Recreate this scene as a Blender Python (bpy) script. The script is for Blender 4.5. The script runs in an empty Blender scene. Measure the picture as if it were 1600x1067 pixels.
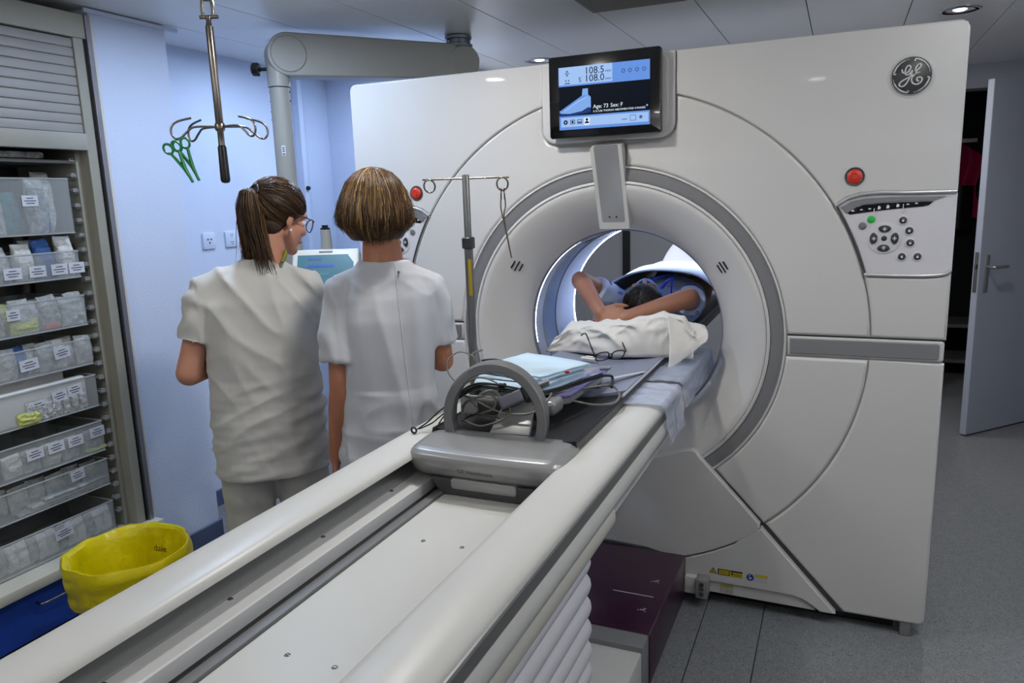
import bpy, bmesh, math, random
from mathutils import Vector, Matrix, noise, Quaternion
random.seed(7)
PI = math.pi
scene = bpy.context.scene
col = scene.collection

# ------------------------------------------------------------------ camera
CAM = Vector((0.812, -2.80, 1.60))
def set_camera():
    yaw, pit, rol = math.radians(-23.8246), math.radians(10.8157), math.radians(-1.8939)
    f = Vector((math.sin(yaw)*math.cos(pit), math.cos(yaw)*math.cos(pit), -math.sin(pit)))
    r = Vector((math.cos(yaw), -math.sin(yaw), 0))
    u = r.cross(f)
    c, s = math.cos(rol), math.sin(rol)
    r2, u2 = r*c + u*s, -r*s + u*c
    m = Matrix((r2, u2, -f)).transposed().to_4x4()
    m.translation = CAM
    cd = bpy.data.cameras.new('camera')
    cd.sensor_width = 36.0
    cd.lens = 1172.24*36/1600
    cd.clip_start = 0.02
    cam = bpy.data.objects.new('camera', cd)
    cam.matrix_world = m
    col.objects.link(cam)
    scene.camera = cam
set_camera()

# ------------------------------------------------------------------ world, exposure
w = bpy.data.worlds.new('world'); scene.world = w
w.use_nodes = True
w.node_tree.nodes['Background'].inputs[0].default_value = (0.6, 0.7, 0.9, 1)
w.node_tree.nodes['Background'].inputs[1].default_value = 0.02
vs = scene.view_settings
vs.view_transform = 'Standard'; vs.look = 'None'; vs.gamma = 1.0; vs.use_curve_mapping = False
vs.exposure = EXPOSURE = -1.33
scene.cycles.use_denoising = True
scene.cycles.sample_clamp_indirect = 6.0
scene.cycles.max_bounces = 8
scene.cycles.caustics_reflective = False
scene.cycles.caustics_refractive = False

# lamps of the room, some added: (x, y, watts, colour) -- each one is a recessed ceiling downlight built below
H = 2.39
WARM = (1.0, 0.975, 0.945)
COOL = (0.56, 0.72, 1.0)
DOWNLIGHTS = [
    (1.266, 1.435, 30, WARM), (-0.864, 1.53, 30, WARM),
    (-0.28, -0.78, 28, WARM), (-1.30, -1.85, 14, WARM), (1.25, -1.15, 18, WARM),
    (0.6, -3.2, 5, WARM), (-0.9, -3.2, 5, WARM),
    (-1.75, 0.35, 16, COOL), (-1.55, 1.0, 20, COOL), (1.95, -0.6, 10, COOL), (0.9, 2.5, 20, WARM), (-1.22, -0.50, 30, COOL),  # cool ones over recess and woman are added, unseen, for blue wall light
]
# unseen uplighters added as fill for the room (x, y, z, axis the trough runs along, watts, colour)
FILL_UPLIGHTS = [(-0.8, -4.50, 1.85, 'x', 70, WARM), (1.5, -4.50, 1.85, 'x', 70, WARM), (2.62, -0.9, 1.85, 'y', 120, (0.93, 0.96, 1.0)), (-2.30, -3.3, 1.85, 'y', 22, WARM)]

# ------------------------------------------------------------------ helpers
def lin(c):
    return tuple(((v/255)/12.92 if v/255 <= 0.04045 else ((v/255+0.055)/1.055)**2.4) for v in c)

MATS = {}
def mat(name, rgb, rough=0.5, metal=0.0, var=0.0, vscale=8.0, bump=0.0, bscale=60.0, emit=None, estr=0.0,
        alpha=1.0, trans=0.0, ior=1.45, coat=0.0, sheen=0.0, sss=0.0, stretch=None, island=None, speck=None, thin=False):
    if name in MATS: return MATS[name]
    m = bpy.data.materials.new(name); m.use_nodes = True
    nt = m.node_tree; N = nt.nodes; L = nt.links
    b = N['Principled BSDF']
    c = lin(rgb)
    b.inputs['Base Color'].default_value = (*c, 1)
    b.inputs['Roughness'].default_value = rough
    b.inputs['Metallic'].default_value = metal
    b.inputs['IOR'].default_value = ior
    b.inputs['Alpha'].default_value = alpha
    b.inputs['Transmission Weight'].default_value = trans
    b.inputs['Coat Weight'].default_value = coat
    b.inputs['Sheen Weight'].default_value = sheen
    if sss:
        b.inputs['Subsurface Weight'].default_value = sss
        b.inputs['Subsurface Radius'].default_value = (0.02, 0.008, 0.004)
    if emit is not None:
        b.inputs['Emission Color'].default_value = (*lin(emit), 1)
        b.inputs['Emission Strength'].default_value = estr
    tc = N.new('ShaderNodeTexCoord')
    src = tc.outputs['Object']
    if stretch:
        mp = N.new('ShaderNodeMapping'); mp.inputs['Scale'].default_value = stretch
        L.new(src, mp.inputs['Vector']); src = mp.outputs['Vector']
    cur = None
    if var > 0 and island is None:
        nz = N.new('ShaderNodeTexNoise'); nz.inputs['Scale'].default_value = vscale; nz.inputs['Detail'].default_value = 5
        L.new(src, nz.inputs['Vector'])
        rp = N.new('ShaderNodeValToRGB')
        rp.color_ramp.elements[0].position = 0.3; rp.color_ramp.elements[1].position = 0.7
        rp.color_ramp.elements[0].color = (*[v*(1-var) for v in c], 1)
        rp.color_ramp.elements[1].color = (*[min(1, v*(1+var)) for v in c], 1)
        L.new(nz.outputs['Fac'], rp.inputs['Fac']); cur = rp.outputs['Color']
    if island:
        g = N.new('ShaderNodeNewGeometry')
        rp = N.new('ShaderNodeValToRGB')
        els = rp.color_ramp.elements
        for i, (pos, cc) in enumerate(island):
            e = els[i] if i < 2 else els.new(pos)
            e.position = pos; e.color = (*lin(cc), 1)
        L.new(g.outputs['Random Per Island'], rp.inputs['Fac']); cur = rp.outputs['Color']
    if speck:
        for sc_, th, cc in speck:
            vo = N.new('ShaderNodeTexVoronoi'); vo.inputs['Scale'].default_value = sc_
            L.new(src, vo.inputs['Vector'])
            lt = N.new('ShaderNodeMath'); lt.operation = 'LESS_THAN'; lt.inputs[1].default_value = th
            L.new(vo.outputs['Distance'], lt.inputs[0])
            mx = N.new('ShaderNodeMix'); mx.data_type = 'RGBA'
            L.new(lt.outputs[0], mx.inputs['Factor'])
            if cur is not None: L.new(cur, mx.inputs['A'])
            else: mx.inputs['A'].default_value = (*c, 1)
            mx.inputs['B'].default_value = (*lin(cc), 1); cur = mx.outputs['Result']
    if cur is not None: L.new(cur, b.inputs['Base Color'])
    if bump > 0:
        nz = N.new('ShaderNodeTexNoise'); nz.inputs['Scale'].default_value = bscale; nz.inputs['Detail'].default_value = 4
        L.new(src, nz.inputs['Vector'])
        bp = N.new('ShaderNodeBump'); bp.inputs['Strength'].default_value = bump; bp.inputs['Distance'].default_value = 0.01
        L.new(nz.outputs['Fac'], bp.inputs['Height']); L.new(bp.outputs['Normal'], b.inputs['Normal'])
    MATS[name] = m
    return m

class MB:
    """collects geometry into one bmesh"""
    def __init__(self): self.bm = bmesh.new()
    def _faces(self, vs, fs):
        v = [self.bm.verts.new(p) for p in vs]
        for f in fs:
            try: self.bm.faces.new([v[i] for i in f])
            except ValueError: pass
        return v
    def box(self, x0, x1, y0, y1, z0, z1, bev=0.0, seg=2, m=None):
        t = bmesh.new()
        vs = [t.verts.new(p) for p in ((x0,y0,z0),(x1,y0,z0),(x1,y1,z0),(x0,y1,z0),(x0,y0,z1),(x1,y0,z1),(x1,y1,z1),(x0,y1,z1))]
        for f in ((0,3,2,1),(4,5,6,7),(0,1,5,4),(1,2,6,5),(2,3,7,6),(3,0,4,7)): t.faces.new([vs[i] for i in f])
        if bev > 0: bmesh.ops.bevel(t, geom=t.edges[:], offset=bev, segments=seg, profile=0.5, affect='EDGES')
        self.merge(t, m); return self
    def merge(self, t, m=None):
        if m is not None: bmesh.ops.transform(t, matrix=m, verts=t.verts)
        me = bpy.data.meshes.new('tmp'); t.to_mesh(me); t.free()
        self.bm.from_mesh(me); bpy.data.meshes.remove(me)
    def plate(self, pts, y0, y1, bev=0.0, seg=2, m=None):
        """outline pts [(x,z)] extruded from y0 (front) to y1 (back)"""
        t = bmesh.new()
        n = len(pts)
        a = [t.verts.new((p[0], y0, p[1])) for p in pts]
        b = [t.verts.new((p[0], y1, p[1])) for p in pts]
        ff = t.faces.new(a); t.faces.new(b[::-1])
        for i in range(n): t.faces.new((a[i], b[i], b[(i+1) % n], a[(i+1) % n]))
        bmesh.ops.recalc_face_normals(t, faces=t.faces)
        if bev > 0:
            bmesh.ops.bevel(t, geom=[e for e in ff.edges], offset=bev, segments=seg, profile=0.5, affect='EDGES', clamp_overlap=True)
        self.merge(t, m); return self
    def extr(self, prof, y0, y1, m=None, caps=True):
        """closed profile [(x,z)] extruded along y"""
        return self.plate(prof, y0, y1, 0, m=m)
    def tube(self, path, r, n=10, caps=True, closed=False, m=None):
        P = [Vector(p) for p in path]
        k = len(P)
        rs = r if isinstance(r, (list, tuple)) else [r]*k
        t = bmesh.new(); rings = []
        up = None
        for i in range(k):
            if closed: d = P[(i+1) % k] - P[i-1]
            else: d = P[min(i+1, k-1)] - P[max(i-1, 0)]
            if d.length < 1e-9: d = Vector((0,0,1))
            d.normalize()
            if up is None:
                up = Vector((0,0,1)) if abs(d.z) < 0.9 else Vector((1,0,0))
            up = (up - d*up.dot(d))
            if up.length < 1e-6: up = d.orthogonal()
            up.normalize()
            s = d.cross(up)
            rings.append([t.verts.new(P[i] + (up*math.cos(2*PI*j/n) + s*math.sin(2*PI*j/n))*rs[i]) for j in range(n)])
        for i in range(k if closed else k-1):
            A, B = rings[i], rings[(i+1) % k]
            for j in range(n): t.faces.new((A[j], A[(j+1) % n], B[(j+1) % n], B[j]))
        if caps and not closed:
            t.faces.new(rings[0][::-1]); t.faces.new(rings[-1])
        bmesh.ops.recalc_face_normals(t, faces=t.faces)
        self.merge(t, m); return self
    def lathe(self, prof, n=32, m=None, caps=True):
        """prof [(r,z)] about local z axis"""
        t = bmesh.new(); rings = []
        for r, z in prof:
            if r < 1e-6: rings.append([t.verts.new((0,0,z))])
            else: rings.append([t.verts.new((r*math.cos(2*PI*j/n), r*math.sin(2*PI*j/n), z)) for j in range(n)])
        for A, B in zip(rings, rings[1:]):
            for j in range(n):
                q = []
                for v in (A[j % len(A)], A[(j+1) % len(A)], B[(j+1) % len(B)], B[j % len(B)]):
                    if v not in q: q.append(v)
                if len(q) > 2: t.faces.new(q)
        if caps:
            if len(rings[0]) > 1: t.faces.new(rings[0][::-1])
            if len(rings[-1]) > 1: t.faces.new(rings[-1])
        bmesh.ops.recalc_face_normals(t, faces=t.faces)
        self.merge(t, m); return self
    def sphere(self, c, r, n=16, m=None):
        t = bmesh.new()
        bmesh.ops.create_uvsphere(t, u_segments=n, v_segments=max(6, n//2), radius=1)
        rr = r if isinstance(r, (list, tuple)) else (r, r, r)
        mm = Matrix.Translation(c) @ (m.to_4x4() if m is not None else Matrix()) @ Matrix.Diagonal((*rr, 1))
        self.merge(t, mm); return self
    def grid(self, fn, nu, nv, thick=0.0):
        """fn(u,v)->(x,y,z), u,v in 0..1"""
        t = bmesh.new()
        g = [[t.verts.new(fn(i/nu, j/nv)) for j in range(nv+1)] for i in range(nu+1)]
        for i in range(nu):
            for j in range(nv): t.faces.new((g[i][j], g[i+1][j], g[i+1][j+1], g[i][j+1]))
        if thick: 
            bmesh.ops.recalc_face_normals(t, faces=t.faces)
            bmesh.ops.solidify(t, geom=t.faces[:], thickness=thick)
        self.merge(t); return self
    def mesh(self, name, smooth=35):
        bmesh.ops.remove_doubles(self.bm, verts=self.bm.verts, dist=1e-6)
        me = bpy.data.meshes.new(name); self.bm.to_mesh(me); self.bm.free()
        if smooth:
            me.polygons.foreach_set('use_smooth', [True]*len(me.polygons))
            if smooth < 180: me.set_sharp_from_angle(angle=math.radians(smooth))
        return me

def pm(o):
    """world matrix of an object whose own parents are known (no depsgraph)"""
    m = Matrix.LocRotScale(o.location, o.rotation_euler, o.scale)
    if o.parent: return pm(o.parent) @ o.matrix_parent_inverse @ m
    return m
def obj(name, mb, material, parent=None, smooth=35, local=False, label=None, loc=None):
    me = mb.mesh(name, smooth) if isinstance(mb, MB) else mb
    me.materials.clear(); me.materials.append(material)
    o = bpy.data.objects.new(name, me); col.objects.link(o)
    if loc is not None: o.location = loc
    if parent is not None:
        o.parent = parent
        if not local: o.matrix_parent_inverse = pm(parent).inverted()
    if label: o['label'] = label
    return o
def thing(name, label, cat, loc=(0,0,0), rotz=0.0, group=None):
    o = bpy.data.objects.new(name, None); col.objects.link(o)
    o.empty_display_size = 0.1
    o.location = loc; o.rotation_euler = (0, 0, rotz)
    return tag(o, label, cat, group)
def tag(o, label, cat, group=None):
    o['label'] = label; o['category'] = cat
    if group: o['group'] = group
    return o
def recenter(o):
    """move a lone mesh object's origin to its base centre"""
    me = o.data
    xs = [v.co for v in me.vertices]
    c = Vector(((min(p.x for p in xs)+max(p.x for p in xs))/2, (min(p.y for p in xs)+max(p.y for p in xs))/2, min(p.z for p in xs)))
    me.transform(Matrix.Translation(-c)); o.location = c
    return o
def single(name, mb, material, label, cat, group=None, smooth=35):
    return tag(recenter(obj(name, mb, material, None, smooth)), label, cat, group)
def struct(name, mb, material, parent=None, smooth=35, label=None):
    o = obj(name, mb, material, parent, smooth)
    if parent is None: o['kind'] = 'structure'
    if label: o['label'] = label
    return o
def copy_tree(o, parent=None, inst=True):
    c = o.copy(); col.objects.link(c)
    if parent is not None: c.parent = parent
    for ch in list(o.children): copy_tree(ch, c)
    return c
def text_mesh(s, size, align='LEFT', thick=0.0):
    cu = bpy.data.curves.new('txt', 'FONT'); cu.body = s; cu.size = size; cu.align_x = align; cu.extrude = thick
    cu.resolution_u = 3
    o = bpy.data.objects.new('txt', cu); col.objects.link(o)
    dg = bpy.context.evaluated_depsgraph_get(); dg.update()
    me = bpy.data.meshes.new_from_object(o.evaluated_get(dg))
    bpy.data.objects.remove(o); bpy.data.curves.remove(cu)
    return me
def text_on(name, s, size, m, material, parent, align='LEFT', thick=0.0004, label=None):
    """text lying in local xy of matrix m"""
    me = text_mesh(s, size, align, thick); me.transform(m)
    return obj(name, me, material, parent, 0, label=label)
def face_front(x, y, z):
    """frame on a surface facing -y: local x -> +x, local y -> +z, local z -> -y"""
    m = Matrix(((1,0,0),(0,0,-1),(0,1,0))).to_4x4(); m.translation = (x, y, z); return m

def arc(cx, cz, r, a0, a1, n):
    return [(cx + r*math.cos(a0+(a1-a0)*i/n), cz + r*math.sin(a0+(a1-a0)*i/n)) for i in range(n+1)]
def rrect(x0, x1, z0, z1, r, n=5):
    p = []
    for cx, cz, a in ((x1-r, z1-r, 0), (x0+r, z1-r, PI/2), (x0+r, z0+r, PI), (x1-r, z0+r, 1.5*PI)):
        p += arc(cx, cz, r, a, a+PI/2, n)
    return p
def mirror(pts): return [(-x, z) for x, z in pts][::-1]
def smooth_path(pts, n=8):
    """Catmull-Rom through pts"""
    P = [Vector(p) for p in pts]; out = []
    for i in range(len(P)-1):
        p0 = P[max(i-1, 0)]; p1 = P[i]; p2 = P[i+1]; p3 = P[min(i+2, len(P)-1)]
        for k in range(n):
            t = k/n
            out.append(0.5*((2*p1) + (p2-p0)*t + (2*p0-5*p1+4*p2-p3)*t*t + (3*p1-p0-3*p2+p3)*t*t*t))
    out.append(P[-1]); return out

# organic shapes: primitives fused by a voxel remesh, then smoothed
def capsule(t, p0, p1, r0, r1, n=14, flat0=False, flat1=False, sq=(1,1)):
    p0, p1 = Vector(p0), Vector(p1); d = p1-p0; L = d.length; q = Vector((0,0,1)).rotation_difference(d)
    prof = []
    if flat0: prof += [(0, 0), (r0, 0)]
    else: prof += [(r0*math.sin(a), -r0*math.cos(a)) for a in (0, 0.4, 0.8, 1.2, PI/2)]
    if flat1: prof += [(r1, L), (0, L)]
    else: prof += [(r1*math.cos(a), L + r1*math.sin(a)) for a in (0, 0.4, 0.8, 1.2, PI/2)]
    mb = MB(); mb.lathe([(max(0, r), z) for r, z in prof], n, caps=False)
    bmesh.ops.transform(mb.bm, matrix=Matrix.Translation(p0) @ q.to_matrix().to_4x4() @ Matrix.Diagonal((sq[0], sq[1], 1, 1)), verts=mb.bm.verts)
    me = bpy.data.meshes.new('c'); mb.bm.to_mesh(me); mb.bm.free(); t.bm.from_mesh(me); bpy.data.meshes.remove(me)
def loft(t, rings, n=28, p=2.3):
    """rings [(z,cx,cy,rx,ry)] horizontal superellipses, capped"""
    R = []
    for z, cx, cy, rx, ry in rings:
        ring = []
        for j in range(n):
            a = 2*PI*j/n; c, s = math.cos(a), math.sin(a)
            ring.append(t.bm.verts.new((cx + rx*math.copysign(abs(c)**(2/p), c), cy + ry*math.copysign(abs(s)**(2/p), s), z)))
        R.append(ring)
    for A, B in zip(R, R[1:]):
        for j in range(n): t.bm.faces.new((A[j], A[(j+1) % n], B[(j+1) % n], B[j]))
    t.bm.faces.new(R[0][::-1]); t.bm.faces.new(R[-1])
def fuse(mb, voxel=0.008, it=6, fac=0.5):
    bmesh.ops.recalc_face_normals(mb.bm, faces=mb.bm.faces)
    me = bpy.data.meshes.new('f'); mb.bm.to_mesh(me); mb.bm.free()
    o = bpy.data.objects.new('f', me); col.objects.link(o)
    md = o.modifiers.new('r', 'REMESH'); md.mode = 'VOXEL'; md.voxel_size = voxel
    if it:
        ms = o.modifiers.new('s', 'SMOOTH'); ms.factor = fac; ms.iterations = it
    dg = bpy.context.evaluated_depsgraph_get(); dg.update()
    out = bpy.data.meshes.new_from_object(o.evaluated_get(dg))
    bpy.data.objects.remove(o); bpy.data.meshes.remove(me)
    out.polygons.foreach_set('use_smooth', [True]*len(out.polygons))
    return out
def displace(me, fn):
    nr = [v.normal.copy() for v in me.vertices]
    for v, n in zip(me.vertices, nr): v.co = v.co + n*fn(v.co, n)
    me.update()
def cut(me, co, no):
    """remove what lies on the normal's side of a plane"""
    b = bmesh.new(); b.from_mesh(me)
    bmesh.ops.bisect_plane(b, geom=b.verts[:]+b.edges[:]+b.faces[:], plane_co=co, plane_no=no, clear_outer=True)
    b.to_mesh(me); b.free(); me.polygons.foreach_set('use_smooth', [True]*len(me.polygons)); return me
# ================================================================== materials
M_white = mat('gantry_white', (207,205,201), 0.32, var=0.015, vscale=2.0, coat=0.15)
M_ivory = mat('table_white', (208,207,201), 0.36, var=0.02, vscale=4)
M_plate = mat('white_laminate', (205,204,198), 0.42, var=0.02, vscale=5)
M_grey = mat('mid_grey_plastic', (118,118,119), 0.38, var=0.03)
M_dgrey = mat('dark_grey_plastic', (62,62,64), 0.42, var=0.04)
M_black = mat('black_plastic', (14,14,15), 0.4, var=0.1)
M_blackg = mat('black_gloss', (6,6,8), 0.12, coat=0.5)
M_silver = mat('satin_silver', (168,168,166), 0.3, metal=0.85, var=0.03)
M_silverp = mat('silver_paint', (150,150,149), 0.32, metal=0.35, var=0.03)
M_steel = mat('stainless_steel', (140,132,124), 0.26, metal=1.0, var=0.05, vscale=20)
M_alu = mat('aluminium', (150,150,158), 0.35, metal=0.8, var=0.04)
M_wall = mat('wall_cool_light_tint', (196,206,226), 0.75, var=0.03, vscale=3, bump=0.18, bscale=120)  # blue of the cool light is partly put into this colour
M_wallg = mat('wall_grey', (150,151,156), 0.7, var=0.02, vscale=2)
M_ceil = mat('ceiling_panel_paint', (228,228,226), 0.30, var=0.02, vscale=2)
M_gap = mat('joint_dark', (38,38,40), 0.8, var=0.1)
M_floor = mat('speckled_vinyl', (116,118,120), 0.36, var=0.08, vscale=30, bump=0.03, bscale=200,
              speck=[(120, 0.24, (70,72,75)), (160, 0.18, (176,178,182)), (70, 0.14, (40,42,45))])
M_floorb = mat('vinyl_cove_blue', (74,86,112), 0.45, var=0.05, vscale=12)
M_door = mat('door_paint', (160,165,178), 0.45, var=0.02)
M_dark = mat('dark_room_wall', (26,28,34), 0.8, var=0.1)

# ================================================================== setting
mb = MB(); mb.box(-2.7, 3.2, -4.6, 4.8, -0.05, -0.0035)
floor = struct('floor', mb, M_gap)
for x0, x1 in ((-2.7, 0.388), (0.392, 0.599), (0.603, 3.2)):
    obj('vinyl_sheet', MB().box(x0, x1, -4.6, 4.8, -0.004, 0.0), M_floor, floor)
# ceiling: long metal panels side by side, running away from the camera
ceil = struct('ceiling', MB().box(-2.7, 3.2, -4.6, 4.8, H+0.012, H+0.06), M_gap)
x = -0.65 - 0.4247*5
pn = None
holes = [(d[0], d[1]) for d in DOWNLIGHTS]
me = MB().box(0.0022, 0.4225, -4.6, 4.8, 0, 0.012, 0.001, 1).mesh('ceiling_panel')
while x < 3.1:
    obj('ceiling_panel', me, M_ceil, ceil, loc=(x, 0, H), local=True)
    x += 0.4247
# left side: recess wall, pilaster next to the cabinet, wall behind the cabinet
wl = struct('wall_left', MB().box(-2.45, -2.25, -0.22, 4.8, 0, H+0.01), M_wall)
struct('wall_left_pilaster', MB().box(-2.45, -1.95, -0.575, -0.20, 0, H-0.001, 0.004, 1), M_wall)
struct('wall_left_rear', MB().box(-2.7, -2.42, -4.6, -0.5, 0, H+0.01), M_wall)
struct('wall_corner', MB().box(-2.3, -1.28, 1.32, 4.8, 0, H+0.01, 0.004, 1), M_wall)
wb = struct('wall_back', MB().box(-1.6, 1.30, 3.35, 3.55, 0, H+0.01), M_wallg)
struct('wall_back_right', MB().box(2.26, 3.2, 3.35, 3.55, 0, H+0.01), M_wallg)
struct('wall_back_lintel', MB().box(1.30, 2.26, 3.35, 3.55, 2.23, H+0.01), M_wallg)
struct('wall_right', MB().box(2.75, 2.95, -4.6, 4.8, 0, H+0.01), M_wallg)
struct('wall_front', MB().box(-2.7, 3.2, -4.8, -4.6, 0, H+0.01), M_wallg)
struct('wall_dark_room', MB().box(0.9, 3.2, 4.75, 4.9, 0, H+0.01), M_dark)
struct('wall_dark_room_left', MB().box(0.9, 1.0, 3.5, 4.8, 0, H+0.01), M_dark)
# dark upright strip of the closet front behind the scanner
struct('trim_1', MB().box(-0.862, -0.80, 3.335, 3.351, 0, H), M_black)
# vinyl coved up the walls
for i, (a, b, c, d) in enumerate(((-2.25, -2.238, -0.20, 1.32), (-1.95, -1.938, -0.575, -0.19), (-2.25, -1.95, -0.20, -0.188), (-2.25, -1.28, 1.308, 1.32))):
    struct(('baseboard_left', 'baseboard_pilaster', 'baseboard_pilaster_side', 'baseboard_back')[i], MB().box(a, b, c, d, 0, 0.09, 0.003, 1), M_floorb)
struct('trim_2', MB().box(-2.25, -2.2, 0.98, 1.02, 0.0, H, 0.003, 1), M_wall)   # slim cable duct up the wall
# crown trim on top of the pilaster
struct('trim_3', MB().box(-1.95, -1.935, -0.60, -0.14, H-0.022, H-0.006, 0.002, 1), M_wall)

# door leaf standing open
dl = math.atan2(0.447, 0.4)
d0 = thing('door_leaf', 'pale grey door leaf standing half open behind the scanner', 'door', (1.597, 2.582, 0), dl)
d0['kind'] = 'structure'; d0.name = 'door_1'
del d0['category']
obj('door_panel', MB().box(0, 0.95, 0, 0.042, 0.008, 2.20, 0.003, 1), M_door, d0, local=True)
obj('bottom_seal', MB().box(0.02, 0.95, 0.008, 0.034, 0.0, 0.012), M_black, d0, local=True)
hp = obj('handle_plate', MB().box(0.05, 0.088, -0.006, 0.0, 0.93, 1.16, 0.003, 2), M_silver, d0, local=True, label='satin metal handle plate')
hl = MB(); hl.tube(smooth_path([(0.069, -0.006, 1.085), (0.069, -0.045, 1.085), (0.085, -0.055, 1.085), (0.20, -0.05, 1.085)], 6), 0.0095, 10)
o = obj('lever', hl, M_silver, hp, local=True)
obj('lock_plate', MB().box(-0.003, 0.001, 0.009, 0.032, 0.93, 1.18, 0.001, 1), M_steel, d0, local=True)
obj('latch', MB().box(-0.014, 0.0, 0.014, 0.027, 1.075, 1.105, 0.003, 1), M_steel, d0, local=True)
for k in range(2):
    struct(('door_frame_left', 'door_frame_right')[k], MB().box((1.26, 2.24)[k], (1.32, 2.30)[k], 3.33, 3.56, 0, 2.25, 0.004, 1), M_door)

# lead aprons and a low shelf in the unlit room beyond
ap = thing('lead_apron', 'pink lead apron hanging in the dark room beyond the door', 'apron', (1.62, 4.62, 1.2))
mb = MB(); mb.grid(lambda u, v: (1.40+0.44*u+0.02*math.sin(9*v), 4.68-0.03*math.sin(u*14)-0.03, 1.93-0.62*v-0.10*(2*u-1)**2*(1-v)), 18, 14, 0.012)
obj('apron_cloth', mb, mat('pink_vinyl', (186,28,86), 0.5, var=0.08), ap)
mb = MB(); mb.grid(lambda u, v: (1.46+0.34*u, 4.60-0.02*math.sin(u*11), 1.58-0.36*v), 12, 10, 0.02)
obj('dark_lining', mb, M_black, ap)
mb = MB(); mb.box(1.42, 1.82, 4.70, 4.76, 1.93, 1.97, 0.004, 1); obj('hanger_rail', mb, M_steel, ap)
sh = thing('low_shelf', 'low shelf in the dark room, seen beside the scanner edge', 'shelf', (1.5, 4.45, 0))
for z in (0.42, 0.12): obj('shelf_board', MB().box(1.1, 2.1, 4.3, 4.74, z, z+0.03, 0.003, 1), M_grey, sh)
for xx in (1.1, 2.07): obj('shelf_side', MB().box(xx, xx+0.03, 4.3, 4.74, 0, 0.45, 0.003, 1), M_grey, sh)

# ------------------------------------------------------------------ downlights (lamp and its light)
M_lampglass = mat('lamp_lens', (235,240,250), 0.2, emit=(235,240,255), estr=6.0)
M_chrome = mat('chrome', (200,202,206), 0.12, metal=1.0)
DLPLACE = ['', '', 'right above the cradle end of the table', 'in front of the supply cabinet', 'above the floor right of the table', 'behind the foot end of the table', 'behind the foot end, on the cabinet side', 'above the left recess wall, hidden by the ceiling arm, added for blue wall light', 'above the far corner, hidden by the ceiling arm, added for blue wall light', 'beside the right wall', 'behind the scanner near the back wall', 'above the pony-tailed woman, next to the hanger, added out of view for blue wall light']
names_dl = {0: 'round recessed downlight above the right top corner of the scanner', 1: 'round recessed downlight just above the left of the scanner display'}
for i, (x, y, wt, cc) in enumerate(DOWNLIGHTS):
    t = thing('recessed_downlight', names_dl.get(i, 'round recessed downlight in the ceiling ' + DLPLACE[i]), 'ceiling lamp', (x, y, H), group='recessed ceiling downlights')
    mb = MB(); mb.lathe([(0.062, -0.004), (0.078, -0.006), (0.088, -0.002), (0.088, 0.004), (0.062, 0.004)], 36, caps=False)
    obj('trim_ring', mb, M_chrome, t, local=True, smooth=60)
    mb = MB(); mb.lathe([(0.062, -0.003), (0.05, 0.008), (0.0, 0.010)], 28, caps=False)
    r = obj('reflector', mb, M_chrome, t, local=True, smooth=60)
    mb = MB(); mb.lathe([(0.0, -0.007), (0.02, -0.006), (0.03, -0.001), (0.03, 0.006)], 24, caps=False)
    obj('lens', mb, M_lampglass if cc == WARM else mat('lamp_lens_cool', (200,215,250), 0.2, emit=(150,185,255), estr=6.0), t, local=True, smooth=60)
    ld = bpy.data.lights.new('downlight_lamp', 'AREA'); ld.shape = 'DISK'; ld.size = 0.12; ld.energy = wt; ld.color = cc
    lo = bpy.data.objects.new('downlight_lamp', ld); col.objects.link(lo); lo.parent = t; lo.location = (0, 0, -0.03)

for i, (x, y, z, ax_, wt, cc) in enumerate(FILL_UPLIGHTS):
    t = thing('added_uplighter', ('added fill uplighter, out of view, on the front wall left of the middle', 'added fill uplighter, out of view, on the front wall right of the middle', 'added fill uplighter, out of view, on the right wall', 'added fill uplighter, out of view, on the left wall behind the cabinet')[i], 'wall lamp', (x, y, z))
    a, b = (0.8, 0.06) if ax_ == 'x' else (0.06, 0.8)
    obj('trough', MB().box(-a, a, -b, b, -0.05, 0.0, 0.006, 2), M_silverp, t, local=True)
    obj('diffuser', MB().box(-a+0.01, a-0.01, -b+0.01, b-0.01, 0.0, 0.006), mat('fill_diffuser', (240,242,250), 0.4, emit=(240,244,255), estr=2.0), t, local=True)
    sg = 1 if x > 0 else -1
    obj('wall_bracket', MB().box(-0.02, 0.02, -0.10, -b, -0.04, -0.01) if ax_ == 'x' else MB().box(min(0.06*sg, 0.125*sg), max(0.06*sg, 0.125*sg), -0.02, 0.02, -0.04, -0.01), M_silverp, t, local=True)
    ld = bpy.data.lights.new('added_fill_lamp', 'AREA'); ld.shape = 'RECTANGLE'; ld.size = 2*a*0.9; ld.size_y = 2*b*0.9; ld.energy = wt; ld.color = cc
    lo = bpy.data.objects.new('added_fill_lamp', ld); col.objects.link(lo); lo.parent = t; lo.location = (0, 0, 0.02); lo.rotation_euler = (PI, 0, 0)

# ceiling air vent
vt = thing('air_vent', 'square grey perforated air vent in the ceiling above the scanner display', 'vent', (-0.03, 0.36, H))
obj('vent_frame', MB().box(-0.205, 0.205, -0.205, 0.205, -0.006, 0.004, 0.002, 1), M_grey, vt, local=True)
obj('vent_grille', MB().box(-0.19, 0.19, -0.19, 0.19, -0.009, -0.004), mat('perforated_grille', (128,124,116), 0.6, speck=[(220, 0.15, (70,68,66))]), vt, local=True)
# ================================================================== CT gantry
ZC = 1.06          # height of the bore axis
GX, GT, GB = 1.145, 2.095, 0.052
RA, RO, RI = 0.918, 0.646, 0.580     # panel arc, grey ring outer and inner radius
def az(x, r): return ZC + math.sqrt(max(0, r*r - x*x))
def azl(x, r): return ZC - math.sqrt(max(0, r*r - x*x))
def ax(z, r): return math.sqrt(max(0, r*r - (z-ZC)**2))
def aang(x, z): return math.atan2(z-ZC, x)

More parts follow.
